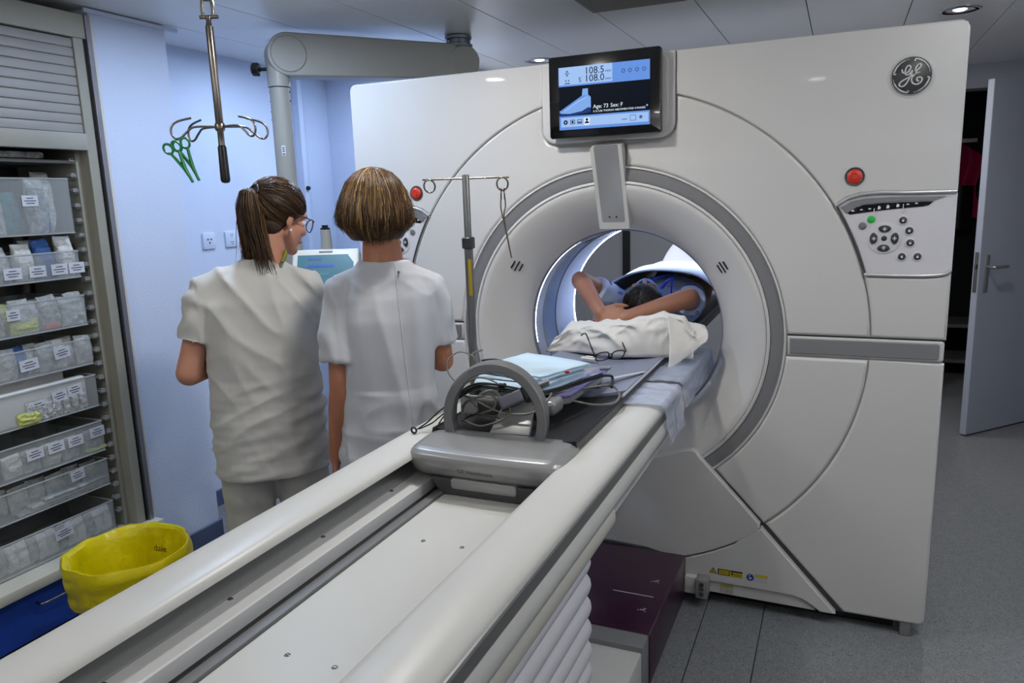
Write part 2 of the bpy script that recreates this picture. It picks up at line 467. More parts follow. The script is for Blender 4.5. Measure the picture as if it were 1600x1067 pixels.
gan = thing('ct_scanner_gantry', 'large white ring-shaped scanner gantry with a round bore, display and side key pads', 'scanner', (0, 0.45, 0))
YF, YB = 0.0, 0.02
def wn(o):
    md = o.modifiers.new('weighted_normal', 'WEIGHTED_NORMAL'); md.weight = 80; md.keep_sharp = True
    return o
# body behind the cover panels: a block with the bore through it
def body():
    mb = MB(); bm = mb.bm; n = 96
    outer = rrect(-GX+0.006, GX-0.006, 0.10, GT-0.006, 0.03, 3)
    def ray_rect(a):
        c, s = math.cos(a), math.sin(a); k = 1e9
        x0, x1, z0, z1 = -GX+0.006, GX-0.006, 0.10-ZC, GT-0.006-ZC
        if c > 1e-9: k = min(k, x1/c)
        if c < -1e-9: k = min(k, x0/c)
        if s > 1e-9: k = min(k, z1/s)
        if s < -1e-9: k = min(k, z0/s)
        return (k*c, ZC + k*s)
    ang = sorted([2*PI*i/n for i in range(n)] + [math.atan2(z, x) % (2*PI) for x in (-GX+0.006, GX-0.006) for z in (0.10-ZC, GT-0.006-ZC)])
    k = len(ang)
    L = []
    for (y, rad) in ((0.0135, 0), (0.0135, 0.575), (0.80, 0.44), (0.80, 0), ):
        ring = []
        for a in ang:
            if rad: ring.append(bm.verts.new((rad*math.cos(a), y, ZC + rad*math.sin(a))))
            else:
                p = ray_rect(a); ring.append(bm.verts.new((p[0], y, p[1])))
        L.append(ring)
    for A, B in ((0, 1), (2, 3), (3, 0)):
        for i in range(k): bm.faces.new((L[A][i], L[A][(i+1) % k], L[B][(i+1) % k], L[B][i]))
    for i in range(k): bm.faces.new((L[1][i], L[1][(i+1) % k], L[2][(i+1) % k], L[2][i]))
    bmesh.ops.recalc_face_normals(bm, faces=bm.faces)
    return mb
obj('body_shell', body(), mat('gantry_inner_grey', (176,176,172), 0.6, var=0.03), gan, 20)
G = 0.0015    # half gap between panels
def panel(name, pts, mt=None, y0=YF, y1=YB, bev=0.012, both=True, label=None):
    for s in ((1, -1) if both else (1,)):
        p = pts if s == 1 else mirror(pts)
        wn(obj(name, MB().plate(p, y0, y1, bev, 3), mt or M_white, gan, 50, label=label))
# --- upper outer panel
SX0, SX1, SZ = -0.262, 0.244, 1.797   # display surround
kp_top = [(GX, 1.577), (1.0, 1.578), (0.92, 1.581), (0.86, 1.577), (0.82, 1.565), (0.786, 1.540)]
def upper(sx):
    a0 = math.atan2(1.545-ZC, 0.79); a1 = math.acos(sx/RA)
    r = RA + G
    pts = arc(0, ZC, r, aang(0.781, 1.545), math.acos(sx/r), 26)
    pts += [(sx, GT)] + arc(GX-0.03, GT-0.03, 0.03, PI/2, 0, 5) + kp_top
    return pts[::-1]
wn(obj('upper_cover', MB().plate(upper(SX1+G), YF, YB, 0.012, 3), M_white, gan, 50))
wn(obj('upper_cover', MB().plate(mirror(upper(-SX0+G)), YF, YB, 0.012, 3), M_white, gan, 50))
# --- ring cover between the grey ring and the arc: upper halves
def ringup(sx):
    ri, ro = RO + G, RA - G
    z0 = 1.090
    a_in0 = aang(ax(z0, ri), z0); a_in1 = math.acos(0.064/ri)
    a_o0 = aang(ax(z0, ro), z0); a_o1 = math.acos((sx+0.004)/ro)
    p = arc(0, ZC, ri, a_in0, a_in1, 24)
    p += [(0.064, SZ-0.012), (sx-0.06, SZ-0.012), (sx-0.02, SZ+0.004), (sx, SZ+0.03), (sx+0.004, SZ+0.06)]
    p += arc(0, ZC, ro, a_o1, a_o0, 24)
    return p[::-1]
wn(obj('ring_cover', MB().plate(ringup(SX1), YF, YB, 0.012, 3), M_white, gan, 50))
wn(obj('ring_cover', MB().plate(mirror(ringup(-SX0)), YF, YB, 0.012, 3), M_white, gan, 50))
# --- ring cover, lower quarter down to the V panel edge
def vline(z): return 0.350 + (0.619 - z)*(0.859-0.328)/(0.619-0.046)      # x of the V edge at height z
def vcross(r):
    z = 0.6
    best = None
    for i in range(400):
        z = 0.7 - i*0.0018; x = vline(z) if z < 0.619 else 0.350
        d = abs(math.hypot(x, z-ZC) - r)
        if best is None or d < best[0]: best = (d, x, z)
    return best[1], best[2]
ri, ro = RO+G, RA-G
xi, zi = vcross(ri); xo, zo = vcross(ro); z1 = 1.010
p = arc(0, ZC, ri, aang(xi, zi), aang(ax(z1, ri), z1), 20) + arc(0, ZC, ro, aang(ax(z1, ro), z1), aang(xo, zo), 26)
panel('ring_cover', p)
# --- lower outer panel
r = RA + G; xo2, zo2 = vcross(r)
p = [(GX, z1)] + [(ax(z1, r), z1)] + arc(0, ZC, r, aang(ax(z1, r), z1), aang(xo2+0.004, zo2), 26) + [(vline(GB)+0.004, GB)] + arc(GX-0.02, GB+0.02, 0.02, -PI/2, 0, 4)
panel('lower_cover', p)
# --- side panel between key pad and grey band
z2 = 1.308; z3 = 1.090
p = [(GX, z2+0.004), (1.11, z2-0.006), (1.06, z2-0.009), (ax(z2, r)+0.004, z2-0.006)] + arc(0, ZC, r, aang(ax(z2-0.006, r), z2-0.006), aang(ax(z3, r), z3), 14)[1:] + [(GX, z3)]
panel('side_cover', p)
# --- grey band with a white rim at both sides
panel('band', [(RO+0.006, 1.016), (GX-0.012, 1.016), (GX-0.004, 1.022), (GX-0.004, 1.079), (GX-0.012, 1.085), (RO+0.003, 1.085)], M_white, 0.004, YB, 0.005, label='white rim around the grey band')
panel('band_inlay', [(RO+0.014, 1.023), (GX-0.024, 1.023), (GX-0.018, 1.028), (GX-0.018, 1.072), (GX-0.024, 1.077), (RO+0.012, 1.077)], M_grey, -0.001, 0.01, 0.003, label='mid grey band')
panel('band_groove', [(RO+0.006, 1.084), (GX-0.002, 1.084), (GX-0.002, 1.092), (RO+0.003, 1.092)], M_dgrey, 0.012, YB, 0.0)
# --- V shaped lower centre panels
top = [(0.346, 0.612), (0.338, 0.626), (0.318, 0.630), (0.28, 0.622), (0.22, 0.600), (0.14, 0.572), (0.0, 0.556), (-0.14, 0.572), (-0.22, 0.600), (-0.28, 0.622), (-0.318, 0.630), (-0.338, 0.626), (-0.346, 0.612)]
rv = 0.925
xv, zv = vcross(rv)
aL = arc(0, ZC, rv, aang(xv, zv), aang(-xv, zv) , 2)
lower_arc = [(rv*math.cos(a), ZC + rv*math.sin(a)) for a in [(-PI/2) + (math.atan2(xv, ZC-zv))*(1 - 2*i/40) for i in range(41)]]
p = [(xv-0.018, zv+0.010)] + [(a, b+0.003) for a, b in lower_arc[1:-1]] + [(-xv+0.018, zv+0.010)] + top[::-1]
wn(obj('base_cover', MB().plate(p, -0.022, 0.02, 0.006, 3), M_white, gan, 50))
seg = [q for q in lower_arc if q[0] > 0.30]
p = [(0.30, azl(0.30, rv)-0.004)] + [(a-0.014*(a>0.5), b-0.003) for a, b in seg[::-1]] + [(vline(GB)-0.022, GB), (0.80, 0.050), (0.775, 0.068), (0.74, 0.088), (0.70, 0.098), (0.43, 0.100), (0.30, 0.098)]
panel('v_gap_shade', [(0.335,0.590),(0.356,0.602),(vline(0.05)+0.02,0.05),(vline(0.05)-0.06,0.05)], M_dgrey, 0.0125, 0.019, 0.0)  # dark strip that paints the shade inside the V gap
panel('foot_cover', p, None, -0.022, 0.02, 0.005)
panel('foot_cover_lower', [(0.30, 0.094), (0.70, 0.094), (0.735, 0.084), (0.77, 0.062), (0.785, 0.048), (0.30, 0.052)], None, -0.012, 0.02, 0.003)
# surround of the table foot
panel('table_foot_rim', [(0.285, 0.06), (0.297, 0.06), (0.297, 0.170), (0.28, 0.178), (0.15, 0.205), (0.0, 0.212), (0.0, 0.196), (0.15, 0.190), (0.27, 0.166), (0.285, 0.158)], M_dgrey, -0.03, 0.02, 0.003)
obj('plinth', MB().box(-1.05, 1.05, 0.06, 0.75, 0.0, 0.11), M_black, gan)
for xx in (-1.085, 1.085): obj('levelling_foot', MB().box(xx-0.018, xx+0.018, 0.005, 0.05, 0.0, 0.06, 0.003, 1), M_grey, gan)
# --- bore: grey ring, funnel, tunnel lining
mR = Matrix.Translation((0, 0, ZC)) @ Matrix.Rotation(-PI/2, 4, 'X')       # local z -> +y
def ringpart(name, prof, mt, n=128, label=None):
    mb = MB(); mb.lathe(prof, n, mR, caps=False); return obj(name, mb, mt, gan, 50, label=label)
ringpart('ring_rim', [(RO+0.001, 0.02), (RO+0.001, 0.004), (RO-0.002, 0.001), (RO-0.006, 0.001), (RO-0.008, 0.006), (RO-0.008, 0.02)], M_white)
ringpart('grey_ring', [(RO-0.008, 0.012), (RO-0.008, 0.007), (0.612, 0.003), (0.594, 0.005), (0.592, 0.012)], M_grey, label='mid grey ring around the bore')
ringpart('ring_rim', [(0.592, 0.012), (0.592, 0.003), (0.588, 0.0), (0.583, 0.0), (0.580, 0.004), (0.580, 0.012)], M_white)
ringpart('funnel', [(0.580, 0.010), (0.578, 0.004), (0.570, 0.002), (0.555, 0.007), (0.53, 0.021), (0.50, 0.043), (0.47, 0.070), (0.44, 0.103), (0.42, 0.132), (0.408, 0.158), (0.404, 0.170), (0.402, 0.178)], M_white, label='white funnel leading into the bore')
M_lin = mat('bore_lining', (196,204,222), 0.16, coat=0.6, var=0.02)
M_film = mat('bore_window_film', (150,170,205), 0.08, coat=0.8, var=0.04, vscale=5)
ringpart('bore_lip', [(0.403, 0.176), (0.398, 0.180), (0.396, 0.19), (0.398, 0.20), (0.402, 0.202)], mat('bore_lip_grey', (120,122,128), 0.3))
ringpart('bore_lining', [(0.402, 0.20), (0.402, 0.30)], M_lin)
ringpart('bore_seam', [(0.402, 0.30), (0.399, 0.301), (0.399, 0.306), (0.402, 0.307)], M_grey)
ringpart('bore_window', [(0.402, 0.307), (0.403, 0.46)], M_film, label='glossy translucent window ring in the bore')
ringpart('bore_seam', [(0.403, 0.46), (0.399, 0.461), (0.399, 0.466), (0.402, 0.467)], M_grey)
ringpart('bore_lining', [(0.402, 0.467), (0.404, 0.735)], M_lin)
def arcring(name, prof, mt, a0, a1, n=90, label=None):
    return obj(name, MB().grid(lambda u, v: ((lambda r, y, a: (r*math.cos(a), y, ZC + r*math.sin(a)))(prof[min(int(v*(len(prof)-1)+0.5), len(prof)-1)][0], prof[min(int(v*(len(prof)-1)+0.5), len(prof)-1)][1], math.radians(a0+(a1-a0)*u))), n, len(prof)-1), mt, gan, 60, label=label)
LRP = [(0.404, 0.735), (0.402, 0.737), (0.408, 0.760), (0.420, 0.772)]
arcring('light_ring', LRP, mat('light_ring', (240,244,255), 0.4, emit=(205,222,255), estr=70.0), 45, 215, label='glowing white light ring at the rear of the bore')
arcring('rear_lip', LRP, M_lin, 215, 405)
ringpart('rear_funnel', [(0.420, 0.772), (0.44, 0.80), (0.47, 0.82), (0.52, 0.83), (0.56, 0.80)], M_white)
# LED strip inside the bore front edge
obj('light_strip', MB().tube([(0.4005*math.cos(a), 0.206, ZC+0.4005*math.sin(a)) for a in [math.radians(62+130*i/40) for i in range(41)]], 0.003, 6), mat('light_strip', (240,244,255), 0.4, emit=(205,222,255), estr=34.0), gan, 60)
# intercom slits
for s in (-1, 1):
    er = Vector((s*0.414, 0, 1.325-ZC)); rr = er.length; er.normalize()
    Nn = (Vector((0, -1, 0)) - er*0.9).normalized(); Cc = Vector((-er.z, 0, er.x))*s
    Cc = (Cc*0.9 - Vector((s*0.35, 0, 0))*0 ).normalized(); Dd = Cc.cross(Nn).normalized()
    for k in (-1, 0, 1):
        m = Matrix((Dd, Nn, Cc)).transposed().to_4x4(); m.translation = Vector((s*0.414, 0.0525, 1.325)) + Dd*0.019*k + Nn*(0.0005)
        t = bmesh.new(); bmesh.ops.create_cube(t, size=1)
        mb = MB(); mb.merge(t, m @ Matrix.Diagonal((0.0050, 0.009, 0.046 if k == 0 else 0.034, 1))); obj('intercom_slit', mb, M_black, gan)
# small dark window on the lining
# --- display
def yz_plate(name, x0, x1, pts, mt, parent, bev=0.0): ...
mb = MB(); out = [(SX0, GT-0.001)] + arc(SX0+0.055, SZ+0.055, 0.055, PI, 1.5*PI, 6) + arc(SX1-0.055, SZ+0.055, 0.055, 1.5*PI, 2*PI, 6) + [(SX1, GT-0.001)]
mb.plate(out, -0.012, 0.02, 0.008, 3)
sur = obj('display_surround', mb, M_white, gan, 40)
mb = MB(); mb.plate(rrect(-0.236, 0.222, 1.818, 2.085, 0.03, 5), -0.016, -0.006, 0.004, 2); obj('display_recess', mb, M_white, sur, 40)
DX0, DX1, DZ0, DZ1, DY = -0.211, 0.207, 1.812, 2.103, -0.066
dis = obj('display', MB().plate(rrect(DX0, DX1, DZ0, DZ1, 0.010, 4), DY, DY+0.026, 0.003, 2), M_blackg, gan, 40, label='black framed touch display showing blue scan data')
obj('display_back', MB().plate(rrect(DX0+0.03, DX1-0.03, DZ0+0.03, DZ1-0.05, 0.02, 4), DY+0.026, -0.01, 0.0), M_silverp, dis)
def em(name, c, s=1.0):
    m_ = mat(name, (1,1,2), 0.4, emit=c, estr=s*2.6); m_.node_tree.nodes['Principled BSDF'].inputs['Specular IOR Level'].default_value = 0.05; return m_
E_lb = em('screen_light_blue', (140,185,255), 0.80); E_mb = em('screen_mid_blue', (116,168,255), 0.72); E_pale = em('screen_pale_blue', (170,205,255), 0.86)
E_nv = em('screen_navy', (12,20,34), 0.7); E_wh = em('screen_white', (225,240,255), 1.0); E_in = em('screen_ink', (10,22,40), 0.5)
E_ghost = em('screen_ghost', (90,130,205), 0.6)
sx0, sx1, sz0, sz1 = -0.172, 0.168, 1.842, 2.063
SW, SH = sx1-sx0, sz1-sz0
def sp(u, v): return sx0+u*SW, sz0+v*SH
def srect(name, u0, u1, v0, v1, mt, k=1):
    a, b = sp(u0, v0); c, d = sp(u1, v1); y = DY - 0.0002*k
    return obj(name, MB().box(a, c, y-0.0003, y+0.0002, b, d), mt, dis, 0)
srect('screen_area', 0, 1, 0, 1, E_nv, 1)
srect('header_bar', 0, 1, 0.695, 1.0, E_mb, 2)
srect('reading_field', 0.0, 0.60, 0.72, 1.0, E_pale, 3)
srect('footer_bar', 0, 1, 0, 0.22, E_mb, 2)
srect('footer_field', 0.02, 0.985, 0.045, 0.195, E_pale, 3)
def stext(s, u, v, size, mt, align='LEFT'):
    a, b = sp(u, v); return text_on('screen_text', s, size, face_front(a, DY-0.0016, b), mt, dis, align, 0.0002)
stext('108.5', 0.515, 0.865, 0.034, E_in, 'RIGHT'); stext('mm', 0.525, 0.868, 0.014, E_in)
stext('108.0', 0.515, 0.745, 0.034, E_in, 'RIGHT'); stext('mm', 0.525, 0.748, 0.014, E_in)
stext('S', 0.225, 0.75, 0.024, E_in)
stext('Age: 73', 0.385, 0.315, 0.0190, E_wh); stext('Sex: F', 0.578, 0.315, 0.0190, E_wh)
stext('5.12 5.06 THORAX ABDOMEN FOIE 4 PHASES', 0.385, 0.253, 0.0097, E_wh); stext('*', 0.962, 0.262, 0.016, E_wh)
def spoly(name, pts, mt, k=3):
    mb = MB(); mb.plate([sp(*p) for p in pts], DY-0.0003*k-0.0003, DY-0.0003*k, 0); return obj(name, mb, mt, dis, 0)
# table picture on the screen
spoly('table_picture', [(0.26,0.52),(0.27,0.64),(0.33,0.64),(0.33,0.54),(0.36,0.50),(0.36,0.33),(0.30,0.27),(0.04,0.235),(0.0,0.30)], E_lb, 2)
spoly('table_picture_shade', [(0.0,0.30),(0.26,0.53),(0.33,0.54),(0.20,0.44),(0.05,0.30)], E_mb, 4)
spoly('table_picture_foot', [(0.0,0.225),(0.0,0.27),(0.12,0.255),(0.26,0.285),(0.33,0.34),(0.36,0.33),(0.36,0.255),(0.2,0.23)], em('screen_blue_deep', (40,75,140), 0.6), 5)
spoly('table_picture_line', [(0.05,0.31),(0.22,0.46),(0.31,0.50),(0.315,0.49),(0.23,0.445),(0.06,0.30)], E_pale, 5)
# icons
def circ(u, v, r, n=16): return [(u + r*math.cos(2*PI*i/n)*SH/SW, v + r*math.sin(2*PI*i/n)) for i in range(n)]
spoly('icon', [(0.07,0.895),(0.125,0.895),(0.125,0.905),(0.07,0.905)], E_in, 5); spoly('icon', [(0.085,0.92),(0.11,0.92),(0.0975,0.95)], E_in, 5); spoly('icon', [(0.0975,0.85),(0.11,0.88),(0.085,0.88)], E_in, 5)
spoly('icon', [(0.07,0.735),(0.128,0.735),(0.128,0.748),(0.07,0.748)], E_in, 5); spoly('icon', [(0.072,0.785),(0.088,0.77),(0.088,0.80)], E_in, 5); spoly('icon', [(0.125,0.785),(0.109,0.77),(0.109,0.80)], E_in, 5)
gear = []
for i in range(24):
    rr = 0.034 if (i//1) % 3 else 0.045
    gear.append((0.072 + rr*math.cos(2*PI*i/24)*SH/SW, 0.12 + rr*math.sin(2*PI*i/24)))
spoly('icon', gear, E_in, 5); spoly('icon', circ(0.072, 0.12, 0.014), E_pale, 6)
for a in ((0.125,0.18,0.155,0.085),(0.205,0.26,0.155,0.085)):
    u0, u1, v1, v0 = a; e = 0.006
    spoly('icon', [(u0,v0),(u1,v0),(u1,v1),(u0,v1)], E_in, 5); spoly('icon', [(u0+e,v0+e*1.6),(u1-e,v0+e*1.6),(u1-e,v1-e*1.6),(u0+e,v1-e*1.6)], E_pale, 6)
spoly('icon', [(0.212,0.10),(0.253,0.10),(0.253,0.118),(0.212,0.118)], E_in, 7); spoly('icon', circ(0.1525, 0.12, 0.02), E_in, 7)
spoly('icon', [(0.285,0.06),(0.345,0.06),(0.345,0.175),(0.285,0.175)], E_wh, 4); spoly('icon', circ(0.315, 0.145, 0.022), E_in, 6); spoly('icon', [(0.29,0.085),(0.34,0.085),(0.335,0.11),(0.315,0.122),(0.295,0.11)], E_in, 6)
for u in (0.72, 0.79, 0.865, 0.94):
    spoly('icon', circ(u, 0.86, 0.035, 6 if u > 0.9 else 12), E_ghost, 4)
    spoly('icon', circ(u, 0.86, 0.018, 8), E_mb, 5)
spoly('icon', [(0.79,0.075),(0.855,0.075),(0.855,0.165),(0.79,0.165)], E_ghost, 5); spoly('icon', [(0.795,0.083),(0.85,0.083),(0.85,0.157),(0.795,0.157)], E_pale, 6)
spoly('icon', circ(0.905, 0.125, 0.03, 6), E_ghost, 5); spoly('icon', [(0.70,0.10),(0.76,0.10),(0.76,0.112),(0.70,0.112)], E_ghost, 5)
# --- slanted camera module below the display
def slab(x0, x1, a, b, th, bev):
    """plate whose centre line runs a->b in (y,z); th = thickness towards the viewer"""
    va, vb = Vector((0, *a)), Vector((0, *b)); d = vb-va; L = d.length; d.normalize()
    xax = Vector((1,0,0)); nrm = xax.cross(d)
    m = Matrix((xax, nrm, d)).transposed().to_4x4(); m.translation = va
    mb = MB(); mb.plate(rrect(x0, x1, 0, L, 0.006, 3), -th if nrm.y > 0 else 0, 0 if nrm.y > 0 else th, bev, 2, m); return mb
obj('sensor_frame', slab(-0.060, 0.060, (0.110, 1.488), (-0.006, 1.792), 0.052, 0.006), M_white, gan, 40)
cm = obj('sensor_window', slab(-0.045, 0.045, (0.062, 1.500), (-0.047, 1.782), 0.012, 0.004), mat('sensor_grey_gloss', (150,150,152), 0.14, metal=0.2, coat=0.6), gan, 40, label='glossy grey sensor cover')
for xx in (-0.014, 0.014):
    mb = MB(); mb.lathe([(0.0, 0), (0.003, 0), (0.003, 0.004), (0, 0.004)], 10, face_front(xx, 0.041, 1.516), caps=False); obj('sensor_dot', mb, M_black, cm)
# --- emergency buttons
for s in (-1, 1):
    mb = MB(); mb.lathe([(0.031, 0.0), (0.029, 0.004), (0.025, 0.003), (0.025, -0.004)], 32, face_front(s*0.842, -0.0005, 1.633), caps=False)
    b = obj('stop_button_collar', mb, M_dgrey, gan, 40)
    mb = MB(); mb.lathe([(0.0, 0.010), (0.012, 0.0105), (0.020, 0.009), (0.0235, 0.005), (0.0235, -0.002)], 32, face_front(s*0.842, -0.0005, 1.633), caps=False)
    b = obj('stop_button', mb, mat('stop_red', (205,52,34), 0.35, var=0.04), gan, 40, label='round red stop button')
    mb = MB(); mb.lathe([(0.009, 0.0108), (0.0105, 0.0118), (0.012, 0.0106)], 20, face_front(s*0.842, -0.0005, 1.633), caps=False); obj('stop_mark', mb, mat('stop_mark', (150,36,26), 0.4), b)
# --- key pads
KP = [(0.786, 1.533), (0.823, 1.558), (0.862, 1.570), (0.92, 1.574), (1.0, 1.572), (GX, 1.571), (GX, 1.318), (1.11, 1.308), (1.06, 1.304), (0.885, 1.306)]
KP += arc(0, ZC, RA+G, aang(0.889, 1.31), aang(0.786, 1.533), 8)[1:-1]
TOPT = [(GX-0.003, 1.5755), (1.0, 1.5760), (0.92, 1.579), (0.862, 1.5745), (0.822, 1.562), (0.787, 1.538)]
BOTT = [(GX-0.003, 1.322), (1.13, 1.313), (1.11, 1.308), (1.06, 1.3045), (0.98, 1.3045), (0.887, 1.307)]
M_trim = mat('trim_bright', (206,206,206), 0.25, metal=0.55)
M_key = mat('key_charcoal', (52,55,58), 0.3, var=0.05); M_pad = mat('keypad_white', (214,212,214), 0.3, coat=0.2, var=0.01)
M_green = mat('key_green', (34,150,60), 0.3, emit=(40,200,70), estr=0.25); M_kmark = mat('key_mark', (225,225,225), 0.5)
def mx(pts, s): return pts if s == 1 else mirror(pts)
for s in (1, -1):
    kp = obj('key_pad', MB().plate(mx(KP[::-1], s), 0.004, 0.02, 0.002, 1), M_pad, gan, 40, label='white key pad with round keys')
    ff = lambda x, z, y=0.004: face_front(s*x, y, z)
    obj('key_pad_trim', MB().tube([(s*x, -0.001, z) for x, z in TOPT], 0.0060, 8), M_trim, kp, 60)
    obj('key_pad_trim', MB().tube([(s*x, -0.001, z) for x, z in BOTT], 0.0060, 8), M_trim, kp, 60)
    obj('key_pad_edge', MB().tube([(s*x, 0.002, z) for x, z in arc(0, ZC, RA+G+0.004, aang(0.891, 1.31), aang(0.79, 1.533), 8)], 0.004, 6), M_dgrey, kp, 60)
    obj('key_pad_visor', MB().plate(mx([(0.805,1.533),(0.835,1.552),(0.88,1.561),(0.95,1.563),(1.115,1.561),(1.08,1.549),(0.97,1.548),(0.90,1.544),(0.86,1.536),(0.822,1.512)], s), 0.000, 0.006, 0.001, 1), M_grey, kp)
    bl = obj('indicator_strip', MB().plate(mx([(0.824,1.517),(0.845,1.529),(0.875,1.539),(0.935,1.544),(1.0,1.5455),(1.079,1.546),(1.066,1.534),(1.05,1.530),(0.97,1.524),(0.90,1.517),(0.833,1.508)], s), 0.0015, 0.006, 0.001, 1), M_blackg, kp)
    for k, xx in enumerate((0.842, 0.868, 0.893, 0.921, 0.947, 0.976, 1.005, 1.03)):
        zz = 1.521 + (xx-0.842)*0.105; h = (0.0025, 0.002, 0.002, 0.0055, 0.0055, 0.005, 0.002, 0.002)[k]
        obj('indicator_mark', MB().plate(mx([(xx-0.005, zz-h), (xx+0.003, zz-h), (xx+0.005, zz), (xx+0.002, zz+h), (xx-0.003, zz+h)], s), 0.0008, 0.0016), M_kmark, bl, 0)
    for xx, zz in ((0.906, 1.515), (0.992, 1.527)): obj('divider', MB().box(s*xx-0.0012, s*xx+0.0012, 0.0, 0.004, zz-0.014, zz+0.012), M_kmark, kp)
    def key(x, z, r, mt, ringr=0):
        if ringr:
            mb = MB(); mb.lathe([(ringr, 0.0), (ringr-0.001, 0.003), (ringr-0.003, 0.0035), (r+0.0005, 0.001)], 24, ff(x, z), caps=False); obj('key_collar', mb, M_pad, kp, 50)
        mb = MB(); mb.lathe([(0, 0.0055), (r*0.6, 0.0052), (r*0.9, 0.0038), (r, 0.0)], 24, ff(x, z), caps=False); return obj('key', mb, mt, kp, 50)
    key(0.899, 1.491, 0.0125, M_green); key(0.874, 1.470, 0.0125, mat('key_grey', (110,110,112), 0.35))
    for (x, z) in ((0.994,1.486),(1.014,1.452),(1.019,1.412),(0.997,1.367),(1.043,1.367)):
        key(x, z, 0.0108, M_key, 0.0155)
        obj('key_mark', MB().box(s*x-0.003, s*x+0.003, -0.0028, -0.0010, z-0.004, z+0.003), M_kmark, kp)
    mb = MB(); mb.lathe([(0.052, 0.0), (0.051, 0.0022), (0.049, 0.0025), (0.0, 0.0025)], 48, ff(0.941, 1.428), caps=False); obj('key_dial', mb, M_pad, kp, 50)
    key(0.941, 1.428, 0.0095, M_key)
    for k in range(4):
        lens = [(0.020*math.sin(t)*1.0, 0.031 + (0.0125*math.cos(t) if math.cos(t) > 0 else 0.011*math.cos(t))) for t in [2*PI*i/20 for i in range(20)]]
        lens = [(x*(1-0.12*(1 if z < 0.031 else 0)), z) for x, z in lens]
        a = k*PI/2; rot = [(0.941 + x*math.cos(a) - z*math.sin(a), 1.428 + x*math.sin(a) + z*math.cos(a)) for x, z in lens]
        obj('key', MB().plate(mx(rot[::-1], s), -0.0035, 0.003, 0.002, 2), M_key, kp, 40)
        cx_, cz_ = 0.941 - 0.031*math.sin(a), 1.428 + 0.031*math.cos(a)
        obj('key_mark', MB().box(s*cx_-0.006, s*cx_+0.006, -0.0042, -0.0034, cz_-0.0015, cz_+0.0015), M_kmark, kp)
        obj('key_mark', MB().box(s*cx_-0.0018, s*cx_+0.0018, -0.0042, -0.0034, cz_-0.006, cz_+0.006), M_kmark, kp)
# --- round emblem
LX, LZ, LR = 0.991, 1.939, 0.060
mb = MB(); mb.lathe([(LR+0.016, 0.0), (LR+0.008, 0.0006), (LR+0.003, 0.003), (LR, 0.003)], 64, face_front(LX, 0.0005, LZ), caps=False); obj('emblem_seat', mb, M_white, gan, 60)
mb = MB(); mb.lathe([(0, 0.0055), (LR-0.004, 0.0055), (LR-0.001, 0.0045), (LR, 0.0)], 64, face_front(LX, 0.0005, LZ), caps=False)
lg = obj('emblem', mb, mat('emblem_grey', (58,60,62), 0.35, metal=0.4, var=0.03), gan, 40, label='round dark grey emblem with silver script letters')
def stroke(pts, r, close=False, ends=True):
    P = [((x-373)/130*LR, -(y-532)/124*LR) for x, y in pts]
    path = smooth_path([(LX+a, -0.0062, LZ+b) for a, b in P], 5)
    return MB().tube(path, r, 6)
Mem = mat('emblem_silver', (196,196,192), 0.35, metal=0.4)
obj('emblem_letter', stroke([(312,488),(317,506),(332,514),(350,506),(364,486),(362,470),(348,468),(336,484),(332,508),(340,524),(356,522),(370,506),(377,500),(370,522),(356,556),(338,586),(318,596),(302,588),(304,572),(326,556),(360,540),(392,524),(424,515)], 0.0031), Mem, lg, 60)
obj('emblem_letter', stroke([(392,506),(410,496),(426,478),(426,464),(412,464),(398,482),(394,502),(404,514),(424,514),(398,522),(378,540),(374,562),(386,582),(410,588),(432,576),(438,556),(424,544),(408,550),(408,564),(420,570)], 0.0031), Mem, lg, 60)
for k in range(4):
    a0 = math.radians(80 + 90*k)
    P = [(LX + LR*0.86*math.cos(a0 - t*1.25), -0.0062, LZ + LR*0.86*math.sin(a0 - t*1.25)) for t in [i/12 for i in range(13)]]
    P = [(LX + LR*0.74*math.cos(a0+0.02), -0.0062, LZ + LR*0.74*math.sin(a0+0.02))] + P
    obj('emblem_swirl', MB().tube(P, [0.0036] + [0.0030]*6 + [0.0022]*4 + [0.0010]*3, 6), Mem, lg, 60)
mb = MB(); mb.lathe([(LR-0.0035, 0.0055), (LR-0.002, 0.007), (LR-0.0005, 0.005)], 64, face_front(LX, 0.0005, LZ), caps=False); obj('emblem_rim', mb, Mem, lg, 60)
# --- stickers on the foot cover
M_yel = mat('sticker_yellow', (196,176,20), 0.5, var=0.03); M_ink = mat('sticker_ink', (22,20,16), 0.6); M_stw = mat('sticker_white', (196,196,196), 0.5); M_stb = mat('sticker_blue', (28,44,128), 0.5); M_str = mat('sticker_red', (190,60,70), 0.5)
YS = -0.0222
def stick(name, pts, mt, k, parent): return obj(name, MB().plate(pts, YS-0.0004*k, YS+0.001, 0), mt, parent, 0)
st = stick('warning_sticker', [(0.396,0.137),(0.425,0.137),(0.4105,0.162)], M_ink, 1, gan); st['label'] = 'yellow triangular warning sticker'
stick('sticker_field', [(0.4005,0.1393),(0.4205,0.1393),(0.4105,0.1567)], M_yel, 2, st)
stick('sticker_mark', [(0.4105+0.003*math.cos(a), 0.1445+0.003*math.sin(a)) for a in [2*PI*i/10 for i in range(10)]], M_ink, 3, st)
st = stick('warning_sticker', [(0.428,0.135),(0.4735,0.135),(0.4735,0.160),(0.428,0.160)], M_ink, 1, gan); st['label'] = 'yellow sticker with a thick black border'
stick('sticker_field', [(0.432,0.138),(0.470,0.138),(0.470,0.157),(0.432,0.157)], M_yel, 2, st)
for k in range(3): stick('sticker_line', [(0.436,0.142+0.005*k),(0.466,0.142+0.005*k),(0.466,0.1428+0.005*k),(0.436,0.1428+0.005*k)], M_ink, 3, st)
